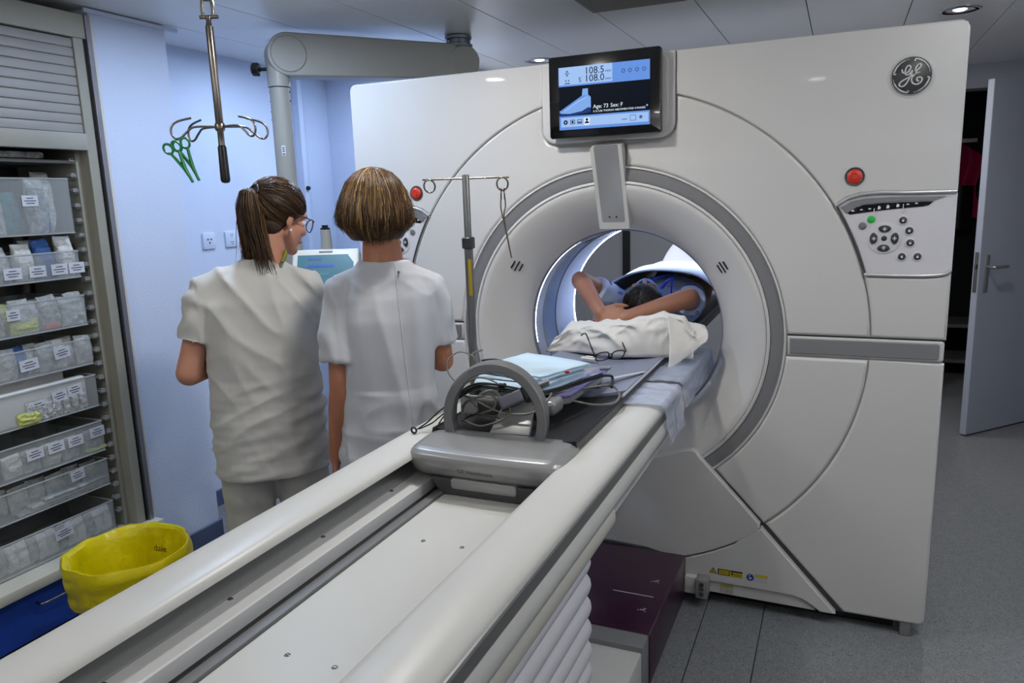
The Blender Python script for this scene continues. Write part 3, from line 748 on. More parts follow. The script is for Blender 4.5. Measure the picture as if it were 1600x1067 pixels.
st = stick('warning_sticker', [(0.4755,0.134),(0.521,0.134),(0.521,0.160),(0.4755,0.160)], M_yel, 1, gan); st['label'] = 'yellow sticker with a black top bar'
stick('sticker_field', [(0.4755,0.154),(0.521,0.154),(0.521,0.160),(0.4755,0.160)], M_ink, 2, st)
stick('sticker_mark', [(0.483+0.004*math.cos(a), 0.146+0.004*math.sin(a)) for a in [2*PI*i/10 for i in range(10)]], M_ink, 2, st)
for k in range(2): stick('sticker_line', [(0.490,0.140+0.005*k),(0.517,0.140+0.005*k),(0.517,0.1412+0.005*k),(0.490,0.1412+0.005*k)], M_ink, 2, st)
st = stick('notice_sticker', [(0.531,0.128),(0.612,0.128),(0.612,0.161),(0.531,0.161)], M_stw, 1, gan); st['label'] = 'white notice sticker with a blue disc and yellow bar'
stick('sticker_disc', [(0.5495+0.0135*math.cos(a), 0.1445+0.0135*math.sin(a)) for a in [2*PI*i/24 for i in range(24)]], M_stb, 2, st)
stick('sticker_figure', [(0.544,0.139),(0.5495,0.137),(0.556,0.140),(0.5555,0.147),(0.550,0.144),(0.5445,0.147)], M_stw, 3, st)
stick('sticker_figure', [(0.5465+0.003*math.cos(a), 0.1515+0.003*math.sin(a)) for a in [2*PI*i/10 for i in range(10)]], M_stw, 3, st)
stick('sticker_field', [(0.566,0.150),(0.612,0.150),(0.612,0.161),(0.566,0.161)], M_yel, 2, st)
YS = -0.0122
st = stick('notice_sticker', [(0.436,0.056),(0.487,0.056),(0.487,0.093),(0.436,0.093)], mat('sticker_pale', (176,174,170), 0.5), 1, gan); st['label'] = 'small pale sticker with red crosses'
for xx in (0.463, 0.475):
    for s in (-1, 1): stick('sticker_cross', [(xx-0.005,0.064-s*0.005),(xx-0.0035,0.064-s*0.005),(xx+0.005,0.064+s*0.005),(xx+0.0035,0.064+s*0.005)][::s], M_str, 2, st)
stick('sticker_field', [(0.440,0.080),(0.484,0.080),(0.484,0.087),(0.440,0.087)], M_yel, 2, st)
# --- connector box at the foot
cb = obj('connector_plate', MB().box(0.305, 0.352, -0.05, 0.0, 0.05, 0.118, 0.003, 2), M_ivory, gan)
cb = obj('connector_box', MB().box(0.352, 0.398, -0.075, 0.0, 0.048, 0.125, 0.004, 2), M_silverp, gan, label='small grey connector box')
for zz in (0.068, 0.09, 0.108):
    mb = MB(); mb.lathe([(0, 0.004), (0.006, 0.004), (0.0085, 0.003), (0.0085, 0)], 12, face_front(0.376, -0.075, zz), caps=False); obj('socket', mb, M_dgrey, cb)
    mb = MB(); mb.lathe([(0, 0.004), (0.006, 0.004), (0.0085, 0.003), (0.0085, 0)], 12, Matrix.Translation((0.398, -0.04, zz)) @ Matrix.Rotation(PI/2, 4, 'Y'), caps=False); obj('socket', mb, M_silver, cb)
# ================================================================== patient table
TY0, TY1 = -3.02, -0.10
tab = thing('patient_table', 'long white motorised patient table running into the scanner bore', 'scanner table', (0, -1.4, 0))
RAIL = [(0.194,0.936),(0.196,0.944),(0.203,0.950),(0.215,0.954),(0.25,0.957),(0.285,0.955),(0.31,0.949),(0.322,0.942),(0.326,0.934),(0.326,0.900),(0.304,0.900),(0.300,0.926),(0.205,0.931)]
M_stripe = mat('stripe_grey', (88,88,88), 0.4, var=0.03)
def bar(name, prof, y0, y1, mt, parent, sides=(1, -1), smooth=45, label=None):
    for s in sides:
        p = prof if s == 1 else mirror(prof)
        obj(name, MB().plate(p, y0, y1, 0), mt, parent, smooth, label=label)
bar('side_rail', RAIL, TY0, -0.30, M_ivory, tab, label='broad rounded white side rail')
bar('rail_bead', [(0.3255,0.934),(0.3300,0.934),(0.3315,0.930),(0.3300,0.926),(0.3255,0.926)], TY0, -0.30, M_silverp, tab)
bar('rail_stripe', [(0.3255,0.925),(0.329,0.925),(0.330,0.900),(0.3255,0.900)], TY0, -0.30, M_stripe, tab, label='dark grey stripe along the rail')
bar('side_skirt', [(0.302,0.8995),(0.331,0.8995),(0.337,0.885),(0.338,0.865),(0.330,0.845),(0.318,0.838),(0.302,0.838)], TY0, -0.16, M_ivory, tab)
bar('lower_roll', [(0.296+0.026*math.cos(a), 0.803+0.036*math.sin(a)) for a in [2*PI*i/20 for i in range(20)]], TY0+0.1, -1.08, mat('roll_beige', (196,193,182), 0.45, var=0.02), tab, smooth=60)
obj('table_core', MB().box(-0.29, 0.29, TY0+0.02, -0.14, 0.765, 0.800), M_ivory, tab)
# channel seen between the rails
bar('inner_wall', [(0.285,0.79),(0.301,0.79),(0.301,0.928),(0.285,0.928)], TY0, -0.2, mat('channel_grey', (170,170,170), 0.4), tab)
bar('channel_ledge', [(0.223,0.80),(0.286,0.80),(0.286,0.877),(0.223,0.877)], TY0+0.02, -0.2, MATS['channel_grey'], tab)
bar('slide_rail', [(0.163,0.80),(0.222,0.80),(0.222,0.872),(0.219,0.875),(0.166,0.875),(0.163,0.872)], TY0+0.02, -0.2, mat('slide_rail_white', (232,232,230), 0.3), tab, smooth=30, label='bright metal slide rail')
bar('rail_slot', [(0.138,0.80),(0.164,0.80),(0.164,0.842),(0.138,0.842)], TY0+0.02, -0.2, M_black, tab)
bar('edge_strip', [(0.114,0.80),(0.138,0.80),(0.138,0.852),(0.114,0.852)], TY0+0.02, -0.2, M_grey, tab)
obj('centre_plate', MB().box(-0.113, 0.113, TY0+0.02, -0.2, 0.80, 0.846, 0.002, 1), M_plate, tab, label='flat white centre plate')
me = None
mb = MB(); mb.lathe([(0, 0.0022), (0.003, 0.0022), (0.0042, 0.0016), (0.0055, 0.0)], 12, caps=False); sm = mb.mesh('screw')
for x in (-0.024, 0.074):
    for y in (-1.44, -1.90, -2.36): obj('screw', sm, M_steel, tab, local=True, loc=(x, y+1.4, 0.846))
for y in (-1.55, -1.27, -1.83, -2.1, -2.4):
    for s in (-1, 1): obj('screw', sm, M_steel, tab, local=True, loc=(s*0.214, y+1.4, 0.875))
# end cap of the table (behind the camera side)
obj('end_cover', MB().box(-0.338, 0.338, TY0-0.06, TY0+0.03, 0.80, 0.955, 0.02, 3), M_ivory, tab)
# bellows
def bellows():
    mb = MB(); bm = mb.bm
    nz = 96; z0, z1 = 0.20, 0.785; pitch = 0.062
    rings = []
    for i in range(nz+1):
        z = z1 + (z0-z1)*i/nz
        ph = ((z1 - z)/pitch) % 1.0
        bulge = 0.026*math.sqrt(max(0, 1-(2*ph-1)**2))
        hx = 0.245 + bulge; hy0 = -2.75 - bulge; hy1 = -1.105 + bulge
        ring = [bm.verts.new((p[0], p[1], z)) for p in rrect(-hx, hx, hy0, hy1, 0.06, 6)]
        rings.append(ring)
    n = len(rings[0])
    for A, B in zip(rings, rings[1:]):
        for j in range(n): bm.faces.new((A[j], A[(j+1) % n], B[(j+1) % n], B[j]))
    bm.faces.new(rings[0]); bm.faces.new(rings[-1][::-1]); bmesh.ops.recalc_face_normals(bm, faces=bm.faces)
    return mb
obj('bellows', bellows(), mat('bellows_white', (212,210,214), 0.5, var=0.02), tab, 70, label='white pleated bellows under the table top')
# base on the floor
obj('base', MB().box(-0.295, 0.295, -2.8, -0.70, 0.0, 0.185, 0.006, 2), M_ivory, tab)
obj('base_trim', MB().box(-0.30, 0.30, -0.705, -0.625, 0.0, 0.203, 0.006, 2), M_grey, tab)
pc = obj('base_cover', MB().box(-0.305, 0.305, -0.628, -0.04, 0.02, 0.205, 0.008, 3), mat('aubergine_plastic', (46,14,38), 0.35, coat=0.2, var=0.05), tab, label='dark aubergine base cover')
obj('base_plinth', MB().box(-0.292, 0.292, -0.62, -0.05, 0.0, 0.03), M_black, tab)
M_prn = mat('print_white', (205,200,205), 0.5)
obj('cover_line', MB().box(0.115, 0.262, -0.398, -0.394, 0.2045, 0.2056), M_prn, pc)
for yy in (-0.285, -0.49):
    for k, (dx, dy, a, b) in enumerate(((0, 0, 0.016, 0.005), (0.006, 0.010, 0.010, 0.004), (-0.014, -0.004, 0.005, 0.004), (0.012, -0.009, 0.004, 0.003))):
        obj('pedal_mark', MB().box(0.245+dx-a/2, 0.245+dx+a/2, yy+dy-b/2, yy+dy+b/2, 0.2045, 0.2056), M_prn, pc)
# cradle: long curved tray sliding in the rails
CY0, CY1 = -1.052, 2.10
def ctop(x): return 0.957 + 0.016*(x/0.21)**2
def shell(z_off, w, y0, y1, th, ny=10, nx=20):
    def fn(u, v):
        x = -w + 2*w*u
        return (x, y0+(y1-y0)*v, ctop(x)+z_off)
    return MB().grid(fn, nx, ny, th)
cr_ = obj('cradle', shell(0.0, 0.212, CY0, CY1, 0.03), M_dgrey, tab, 50, label='dark grey sliding cradle')
M_mesh = mat('black_mesh_mat', (24,24,27), 0.5, speck=[(420, 0.3, (8,8,9))], bump=0.15, bscale=500)
obj('mat', shell(0.0065, 0.200, CY0+0.005, CY1, 0.006), M_mesh, cr_, 50, label='black mesh mat')
mbx = MB()
for s in (-1, 1): mbx.tube([(s*0.205, CY0, 0.975), (s*0.205, CY1, 0.975)], 0.0065, 8)
obj('cradle_edge', mbx, M_black, cr_, 60)
def bumper():
    prof = [(-1.03,0.974),(-1.09,0.976),(-1.165,0.969),(-1.182,0.964),(-1.193,0.955),(-1.196,0.944),(-1.191,0.925),(-1.178,0.903),(-1.16,0.890),(-1.03,0.886)]
    pc = (-1.08, 0.922)
    def fn(u, v):
        x = -1+2*u; k = (1-abs(x)**14)**0.35 if abs(x) < 1 else 0.0
        k = max(k, 0.45)
        q = v*len(prof); i = int(q) % len(prof); f_ = q-int(q); a, b = prof[i], prof[(i+1) % len(prof)]
        y, z = a[0]+(b[0]-a[0])*f_, a[1]+(b[1]-a[1])*f_
        bow = 0.012*(1-x*x)
        return (x*0.225, pc[0]+(y-pc[0])*k - (bow if y < -1.1 else 0), pc[1]+(z-pc[1])*k)
    mb = MB(); mb.grid(fn, 44, 40)
    return mb
bp_ = obj('cradle_bumper', bumper(), M_silverp, tab, 180, label='silver rounded bumper at the cradle end')
mb = MB(); mb.plate([(-0.150,0.892),(0.150,0.892),(0.130,0.860),(0.112,0.8475),(-0.112,0.8475),(-0.130,0.860)], -1.185, -1.05, 0.006, 3); obj('bumper_base', mb, M_dgrey, tab, 40)
mb = MB(); mb.plate(rrect(-0.085, 0.100, 0.868, 0.897, 0.009, 4), -1.192, -1.16, 0.004, 2); obj('bumper_tab', mb, M_silverp, tab, 40)
from mathutils.bvhtree import BVHTree
bvb = BVHTree.FromPolygons([v.co for v in bp_.data.vertices], [p_.vertices for p_ in bp_.data.polygons])
tme = text_mesh('GE Healthcare', 0.0170); tme.transform(face_front(-0.060, -1.3, 0.916))
for v in tme.vertices:
    h_ = bvb.ray_cast(v.co, Vector((0, 1, 0)))
    if h_[0]: v.co = h_[0] + Vector((0, -0.0012, 0.0004))
obj('bumper_text', tme, mat('text_grey', (70,70,70), 0.6), bp_, 0)
# grey-blue pad under the patient
M_pad2 = mat('pad_grey_blue', (132,138,156), 0.42, var=0.03, vscale=6, bump=0.05, bscale=20)
pad = thing('mattress_pad', 'grey-blue mattress pad lying on the table cradle under the patient', 'mattress', (0, 0.5, 0.97))
def padfn(u, v):
    x = -0.207+0.414*u; y = -0.60 + 2.66*v
    skew = 0.10*(0.5-u) if v < 0.02 else 0.10*(0.5-u)*max(0, 1-v*8)
    return (x, y+skew*-1.0, ctop(x)+0.0145+0.002*noise.noise((x*9, y*5, 0)) + 0.004*abs(2*u-1)**6)
obj('pad_body', MB().grid(padfn, 24, 60, 0.012), M_pad2, pad, 60)
mb = MB(); mb.tube([(0.209, -0.60+2.63*i/20, 0.984) for i in range(21)], 0.0045, 6); mb.tube([(-0.209, -0.60+2.63*i/20, 0.984) for i in range(21)], 0.0045, 6)
obj('piping', mb, mat('piping_white', (190,192,200), 0.5), pad, 60)

# clear film sheets over the rail
M_film2 = mat('clear_film', (190,200,222), 0.22, alpha=0.62, var=0.03, vscale=9, bump=0.5, bscale=18)
def filmfn(y0, y1, drop, seed, xo=0.0):
    def fn(u, v):
        y = y0 + (y1-y0)*v; s = u*(0.17 + drop)
        nz_ = 0.006*noise.noise((u*5+seed, v*4, seed)) + 0.003*noise.noise((u*14+seed, v*11, 3))
        y += 0.05*(u-0.4)*(1 if v < 0.5 else 0.4)
        if s < 0.14: x = 0.195 + s; z = 0.962 + 0.004*math.sin(s/0.14*PI) + abs(nz_)*0.8
        else:
            e = s-0.14; x = 0.340 + 0.012*min(1, e*8) + nz_; z = 0.955 - e
        return (x+xo, y, z)
    return fn
fs = obj('film_sheet', MB().grid(filmfn(-0.60, -0.33, 0.10, 1.0), 36, 30), M_film2, None, 180)
single_film = tag(recenter(fs), 'crumpled clear film sheet draped over the right table rail before the bore', 'film sheet')
fs = obj('film_sheet', MB().grid(filmfn(-0.30, 0.34, 0.06, 4.0, -0.004), 36, 30), M_film2, None, 180)
tag(recenter(fs), 'clear film sheet hanging off the table edge just inside the bore', 'film sheet')
# thin white paper strip lying across the pad
def pstrip(u, v):
    a, b = Vector((0.03, -0.52, 0)), Vector((0.205, -0.30, 0)); d = (b-a); n = Vector((d.y, -d.x, 0)).normalized()
    p = a + d*u + n*(0.030*(v-0.5)); return (p.x, p.y, ctop(p.x)+0.021+0.006*math.sin(u*PI)+0.003*v)
single('paper_strip', MB().grid(pstrip, 20, 4, 0.001), mat('paper_white', (214,212,206), 0.7, var=0.02), 'thin white paper strip lying across the grey-blue pad', 'paper strip', smooth=60)
# ================================================================== roller-shutter cabinet
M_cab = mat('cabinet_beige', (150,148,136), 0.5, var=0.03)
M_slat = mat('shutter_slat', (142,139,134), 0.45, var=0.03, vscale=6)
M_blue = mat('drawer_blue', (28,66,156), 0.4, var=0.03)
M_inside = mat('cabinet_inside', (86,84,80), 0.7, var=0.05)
CX = -1.93                 # front plane
CA, CB = -2.30, -0.60      # extent along the wall
cab = thing('supply_cabinet', 'tall beige supply cabinet with half-open roller shutter and a blue drawer below', 'cabinet', (-2.1, -1.45, 0))
obj('side_post', MB().box(CX-0.44, CX, -0.668, -0.626, 0.245, 2.262, 0.002, 1), M_cab, cab)
obj('post_core', MB().box(CX-0.44, CX-0.004, -0.626, -0.612, 0.245, 2.352), M_black, cab)
obj('post_trim', MB().box(CX-0.44, CX+0.012, -0.614, -0.592, 0.245, 2.352, 0.002, 1), M_alu, cab, label='slim metal edge profile')
obj('filler', MB().box(CX-0.3, CX+0.004, -0.592, -0.576, 0.10, 2.352, 0.001, 1), mat('filler_cream', (206,198,184), 0.6), cab)
obj('side_post', MB().box(CX-0.44, CX, CA, CA+0.06, 0.245, 2.352, 0.002, 1), M_cab, cab)
obj('top_panel', MB().box(CX-0.44, CX+0.004, CA+0.06, -0.614, 2.262, 2.352, 0.002, 1), M_cab, cab)
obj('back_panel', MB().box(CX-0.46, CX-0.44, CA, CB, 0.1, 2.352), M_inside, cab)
obj('inner_frame', MB().box(CX-0.40, CX-0.05, -0.690, -0.668, 0.26, 1.86), M_cab, cab)
# shutter slats
slm = MB(); slm.plate([(0.0, 0.0), (0.0, 0.030), (0.002, 0.0335), (0.006, 0.0345), (0.011, 0.033), (0.013, 0.027), (0.013, 0.002), (0.010, -0.001)], CA+0.06, -0.668, 0)
slme = slm.mesh('shutter_slat', 40)
z = 2.26
k = 0
while z - 0.036 > 1.872:
    z -= 0.0355
    obj('shutter_slat', slme, M_slat, cab, local=True, loc=(CX-0.022+2.1, 1.45, z)); k += 1
z -= 0.04
obj('shutter_end_bar', MB().box(CX-0.024, CX+0.006, CA+0.06, -0.668, 1.838, z+0.038, 0.004, 2), M_cab, cab)
# worktop ledge and blue drawer
obj('ledge', MB().box(CX-0.42, CX+0.055, CA, CB+0.02, 0.222, 0.262, 0.003, 2), mat('ledge_cream', (196,193,178), 0.5, var=0.03), cab)
obj('base_body', MB().box(CX-0.42, CX+0.005, CA+0.01, CB, 0.05, 0.221), M_cab, cab)
for (a, b) in ((CA+0.015, -1.46), (-1.452, CB+0.005)):
    dr = obj('drawer', MB().box(CX+0.006, CX+0.028, a, b, 0.03, 0.216, 0.003, 1), M_blue, cab, label='blue drawer front')
    ym = (a+b)/2 + (0.0 if b < -1 else -0.06)
    obj('drawer_handle', MB().tube(smooth_path([(CX+0.028, ym-0.075, 0.165), (CX+0.06, ym-0.07, 0.165), (CX+0.065, ym, 0.165), (CX+0.06, ym+0.07, 0.165), (CX+0.028, ym+0.075, 0.165)], 6), 0.0045, 8), M_steel, dr, 60)
obj('plinth', MB().box(CX-0.40, CX-0.03, CA+0.02, CB-0.02, 0.0, 0.05), M_black, cab)
# runner clips on the right inner wall
clipm = MB(); clipm.box(-0.016, 0.016, -0.022, 0.0, -0.012, 0.012, 0.004, 2); clipm.box(-0.006, 0.024, -0.03, -0.004, -0.005, 0.005, 0.002, 1)
clipme = clipm.mesh('runner_clip')
M_clip = mat('clip_clear', (128,128,126), 0.2, var=0.1)
M_clipb = mat('clip_black', (18,18,18), 0.3)
TR = [(1.742, 1.520), (1.462, 1.345), (1.284, 1.152), (1.108, 0.990), (0.955, 0.812), (0.760, 0.620), (0.594, 0.470), (0.408, 0.268)]   # tray top and bottom heights
zz = 1.80
i = 0
while zz > 0.29:
    low = any(abs(zz - b) < 0.03 for a, b in TR[2:])
    obj('runner_clip', clipme, M_clipb if low else M_clip, cab, local=True, loc=(CX-0.070+2.1, -0.690+1.45, zz)); zz -= 0.0585; i += 1

# clear trays and their packs
M_clear = mat('clear_acrylic', (205,210,210), 0.12, alpha=0.22, coat=0.3)
M_rimc = mat('clear_acrylic_rim', (190,194,194), 0.15, alpha=0.6)
M_lab = mat('label_white', (205,208,214), 0.6)
M_labink = mat('label_ink', (60,64,84), 0.7)
ORD = ('topmost', 'second', 'third', 'fourth', 'fifth', 'sixth', 'seventh', 'lowest')
PACKM = [mat('pack_clear', (196,200,198), 0.18, alpha=0.75, var=0.45, vscale=34, bump=1.0, bscale=90),
         mat('pack_white', (222,222,218), 0.18, var=0.12, vscale=40, bump=1.0, bscale=90),
         mat('pack_teal', (40,120,130), 0.18, var=0.25, vscale=20, bump=1.0, bscale=90),
         mat('pack_blue', (52,92,150), 0.18, var=0.15, vscale=20, bump=1.0, bscale=90),
         mat('pack_lime', (190,196,110), 0.18, var=0.1, vscale=20, bump=1.0, bscale=90),
         mat('pack_tray', (216,216,212), 0.35, var=0.04, vscale=20),
         mat('pack_orange', (206,96,60), 0.4, var=0.1)]
def wav_pack(w, h, d, seed, top=0.0):
    """a soft sealed pouch standing upright: x depth, y width, z height"""
    def fn(u, v):
        a = u*2*PI; c, s = math.cos(a), math.sin(a)
        th = d*0.5*(0.25 + 0.75*math.sin(min(1, v*1.05)*PI)**0.6) if 0.0 < v < 1 else d*0.06
        e = 1 + 0.45*noise.noise((c*2.5+seed, s*2.5, v*5)) + 0.25*noise.noise((c*6+seed, s*6, v*11))
        x = s*th*e; y = w*0.5*math.copysign(abs(c)**0.5, c)*(1+0.04*noise.noise((seed, v*4, 2)))
        return (x + top*v*v, y, h*v*(1+0.05*noise.noise((u*4+seed, 7, 1))))
    mb = MB(); mb.grid(fn, 28, 16); return mb
rnd = random.Random(11)
PK = []
packcount = 0
def tray(k, zt, zb, y0, y1, tilt=0.0):
    xf = CX - 0.045; xb = CX - 0.40; th = 0.003
    lab = '%s clear plastic pull-out tray in the open cabinet' % ORD[k]
    t = thing('storage_tray', lab, 'tray', ((xf+xb)/2, (y0+y1)/2, zb), group='clear trays in the supply cabinet')
    mb = MB(); mb.box(xb, xf, y0, y1, zb, zb+th); obj('tray_floor', mb, M_clear, t)
    obj('tray_front', MB().box(xf-th, xf, y0, y1, zb, zt-0.012), M_clear, t)
    for yy in (y0, y1-th): obj('tray_side', MB().box(xb, xf, yy, yy+th, zb, zt-0.012), M_clear, t)
    obj('tray_back', MB().box(xb, xb+th, y0, y1, zb, zt-0.012), M_clear, t)
    mb = MB(); mb.tube([(xf-0.001, y0, zt-0.012), (xf-0.001, y1, zt-0.012)], 0.0035, 6); mb.tube([(xf-0.001, y1, zt-0.012), (xb, y1, zt-0.012)], 0.0035, 6); mb.tube([(xf, y0, zb+0.002), (xf, y1, zb+0.002)], 0.003, 6)
    obj('tray_rim', mb, M_rimc, t)
    return t, xf
def card(t, xf, y, z, w, h, rot=0.0):
    m = Matrix.Translation((xf+0.0016, y, z)) @ Matrix.Rotation(rot, 4, 'X')
    mb = MB(); b = bmesh.new(); bmesh.ops.create_cube(b, size=1); mb.merge(b, m @ Matrix.Diagonal((0.0012, w, h, 1)))
    c = obj('label_card', mb, M_lab, t)
    mb = MB()
    for q, (ww, zz_) in enumerate(((0.42, 0.24), (0.74, 0.0), (0.52, -0.22))):
        b = bmesh.new(); bmesh.ops.create_cube(b, size=1); mb.merge(b, m @ Matrix.Translation((0.0009, 0, zz_*h)) @ Matrix.Diagonal((0.0006, w*ww, h*0.075, 1)))
    obj('label_print', mb, M_labink, c, 0)
def pack(k, y, z, w, h, d, mi, x=None, top=0.0, rot=0.0, lean=0.0, what='sealed pouch'):
    o = obj('supply_pack', wav_pack(w, h, d, rnd.random()*50, top), PACKM[mi], None, 28)
    o.location = (x if x is not None else CX-0.085, y, z); o.rotation_euler = (rot, lean, 0)
    names = ('clear', 'white', 'teal', 'blue', 'pale lime', 'white moulded', 'orange')
    tag(o, '', 'medical pack', 'packs in the %s cabinet tray' % ORD[k]); PK.append((k, y, names[mi], what, o))
    return o
Y1 = -0.738
def Yl(k): return -1.62
for k, (zt, zb) in enumerate(TR):
    t, xf = tray(k, zt, zb, Yl(k), Y1)
    fl = zb+0.004
    if k == 0:
        card(t, xf, -0.902, 1.648, 0.062, 0.040)
        for q, (y, w, h, mi, tp) in enumerate(((-1.02,0.10,0.20,0,0),(-0.955,0.06,0.13,2,0),(-0.90,0.075,0.16,2,0.01),(-0.845,0.07,0.21,0,0.0),(-0.80,0.05,0.16,3,0),(-0.775,0.07,0.235,1,0.02),(-1.12,0.09,0.19,0,0),(-1.21,0.09,0.2,2,0))):
            pack(k, y, fl, w, h, 0.05+0.02*(q % 2), mi, CX-0.10-0.03*(q % 3), -0.02, 0.06*(-1)**q)
    elif k == 1:
        for yy in (-1.02, -0.925, -0.838, -0.765): card(t, xf, yy+0.012, 1.385, 0.066, 0.042)
        for q, (y, mi, h) in enumerate(((-1.02,0,0.13),(-0.935,1,0.14),(-0.845,3,0.15),(-0.765,1,0.16),(-1.10,0,0.13),(-0.88,0,0.15))): pack(k, y, fl, 0.07, h, 0.05, mi, CX-0.09-0.04*(q > 3), -0.02, 0.05*(-1)**q)
        for yy in (-0.975, -0.885, -0.80): obj('tray_divider', MB().box(xf-0.33, xf-0.004, yy-0.0015, yy+0.0015, zb+0.004, zt-0.02), M_clear, t)
    elif k == 2:
        card(t, xf, -1.03, 1.235, 0.05, 0.04)
        for q in range(9): pack(k, -1.20+0.055*q, fl, 0.075, 0.13-0.01*(q % 2), 0.045, (0,1,0,4,0,0,0,6,0)[q] if q not in (7,) else 0, CX-0.075-0.02*(q % 2), -0.01, 0.04*(-1)**q)
        pack(k, -0.985, fl, 0.11, 0.055, 0.03, 4, CX-0.062, what='flat pouch'); pack(k, -0.875, fl+0.002, 0.06, 0.022, 0.02, 6, CX-0.062, what='small capped tube')
        pack(k, -0.78, fl, 0.10, 0.115, 0.05, 0, CX-0.07, -0.02)
    elif k == 3:
        card(t, xf, -1.0, 1.042, 0.072, 0.042, 0.06); card(t, xf, -0.865, 1.062, 0.066, 0.042, 0.1)
        for q in range(10): pack(k, -1.22+0.052*q, fl, 0.07, 0.115, 0.04, (0,1,0,0,3,0,0,1,0,0)[q], CX-0.075-0.015*(q % 3), -0.01, 0.03*(-1)**q)
    elif k == 4:
        card(t, xf, -0.99, 0.878, 0.068, 0.042, 0.05); card(t, xf, -0.945, 0.848, 0.06, 0.038, 0.25); card(t, xf, -0.90, 0.896, 0.062, 0.042, 0.06); card(t, xf, -0.835, 0.905, 0.062, 0.042, 0.06)
        for q in range(2):
            mb = MB(); mb.box(CX-0.09-0.07*q, CX-0.052-0.07*q, -1.45, -0.775-0.04*q, fl, fl+0.135+0.03*q, 0.012, 3)
            single('moulded_pack', mb, PACKM[5], ('front white moulded pack lying in the fifth cabinet tray', 'rear, taller white moulded pack in the fifth cabinet tray')[q], 'medical pack', 'packs in the fifth cabinet tray')
        pack(k, -1.03, fl, 0.09, 0.05, 0.03, 4, CX-0.048, what='flat pouch')
        for q in range(7): pack(k, -1.02+0.036*q, fl, 0.035, 0.085, 0.022, 0, CX-0.050, what='ribbed pouch')
    elif k == 5:
        for yy in (-1.03, -0.945, -0.862, -0.765): card(t, xf, yy, 0.700+(0.008 if yy > -0.8 else 0), 0.066, 0.042, 0.03)
        for q, y in enumerate((-1.03, -0.95, -0.868, -0.77, -1.1)): pack(k, y, fl, 0.07, 0.09, 0.045, (0,1,0,0,1)[q], CX-0.08, 0, 0.05*(-1)**q)
        pack(k, -0.765, fl, 0.10, 0.018, 0.05, 4, CX-0.075, what='flat pouch')
        for yy in (-0.985, -0.905, -0.82): obj('tray_divider', MB().box(xf-0.33, xf-0.004, yy-0.0015, yy+0.0015, zb+0.004, zt-0.02), M_clear, t)
    elif k == 6:
        card(t, xf, -0.875, 0.560, 0.060, 0.042, 0.08)
        for q in range(7): pack(k, -1.22+0.075*q, fl, 0.075, 0.10, 0.03, 0, CX-0.12-0.02*(q % 2), 0, 0.05*(-1)**q)
        for q in range(3):
            mb = MB(); mb.box(CX-0.10+0.012*q, CX-0.055+0.006*q, -1.12+0.05*q, -0.755, fl+0.014*q, fl+0.014*q+0.012, 0.004, 2)
            single('flat_strip_pack', mb, PACKM[q % 2], ('lowest', 'middle', 'uppermost')[q] + ' long flat strip pack lying in the seventh cabinet tray', 'medical pack', 'packs in the seventh cabinet tray')
    else:
        card(t, xf, -0.965, 0.350, 0.075, 0.040, 0.06)
        for q in range(15): pack(k, -1.32+0.040*q, fl, 0.044, 0.105, 0.035, 1 if q % 3 else 0, CX-0.072, -0.008, 0.03, what='narrow pouch')
NTH = ('rightmost', 'second from right', 'third from right', 'fourth from right', 'fifth from right', 'sixth from right', 'seventh from right', 'eighth from right', 'ninth from right', 'tenth from right', 'eleventh from right', 'twelfth from right', 'thirteenth from right', 'fourteenth from right', 'fifteenth from right', 'sixteenth from right', 'seventeenth from right', 'eighteenth from right')
for k in range(8):
    byk = {}
    for (q, y, nm, what, o) in PK:
        if q == k: byk.setdefault((nm, what), []).append((y, o))
    for (nm, what), L_ in byk.items():
        L_.sort(key=lambda e: -e[0])
        for n_, (y, o) in enumerate(L_):
            o['label'] = ('%s of the %s %s pieces in the %s cabinet tray' % (NTH[n_], nm, what, ORD[k])) if len(L_) > 1 else '%s %s in the %s tray of the cabinet' % (nm, what, ORD[k])
# things on top in the dark compartment
mb = MB(); mb.box(CX-0.36, CX-0.07, -1.5, -0.80, 1.805, 1.832, 0.01, 2)
single('folded_wrap', mb, PACKM[0], 'folded clear wrap on the shelf right below the shutter', 'medical pack')
obj('shelf_board', MB().box(CX-0.42, CX-0.05, CA+0.06, -0.70, 1.790, 1.802), M_inside, cab)

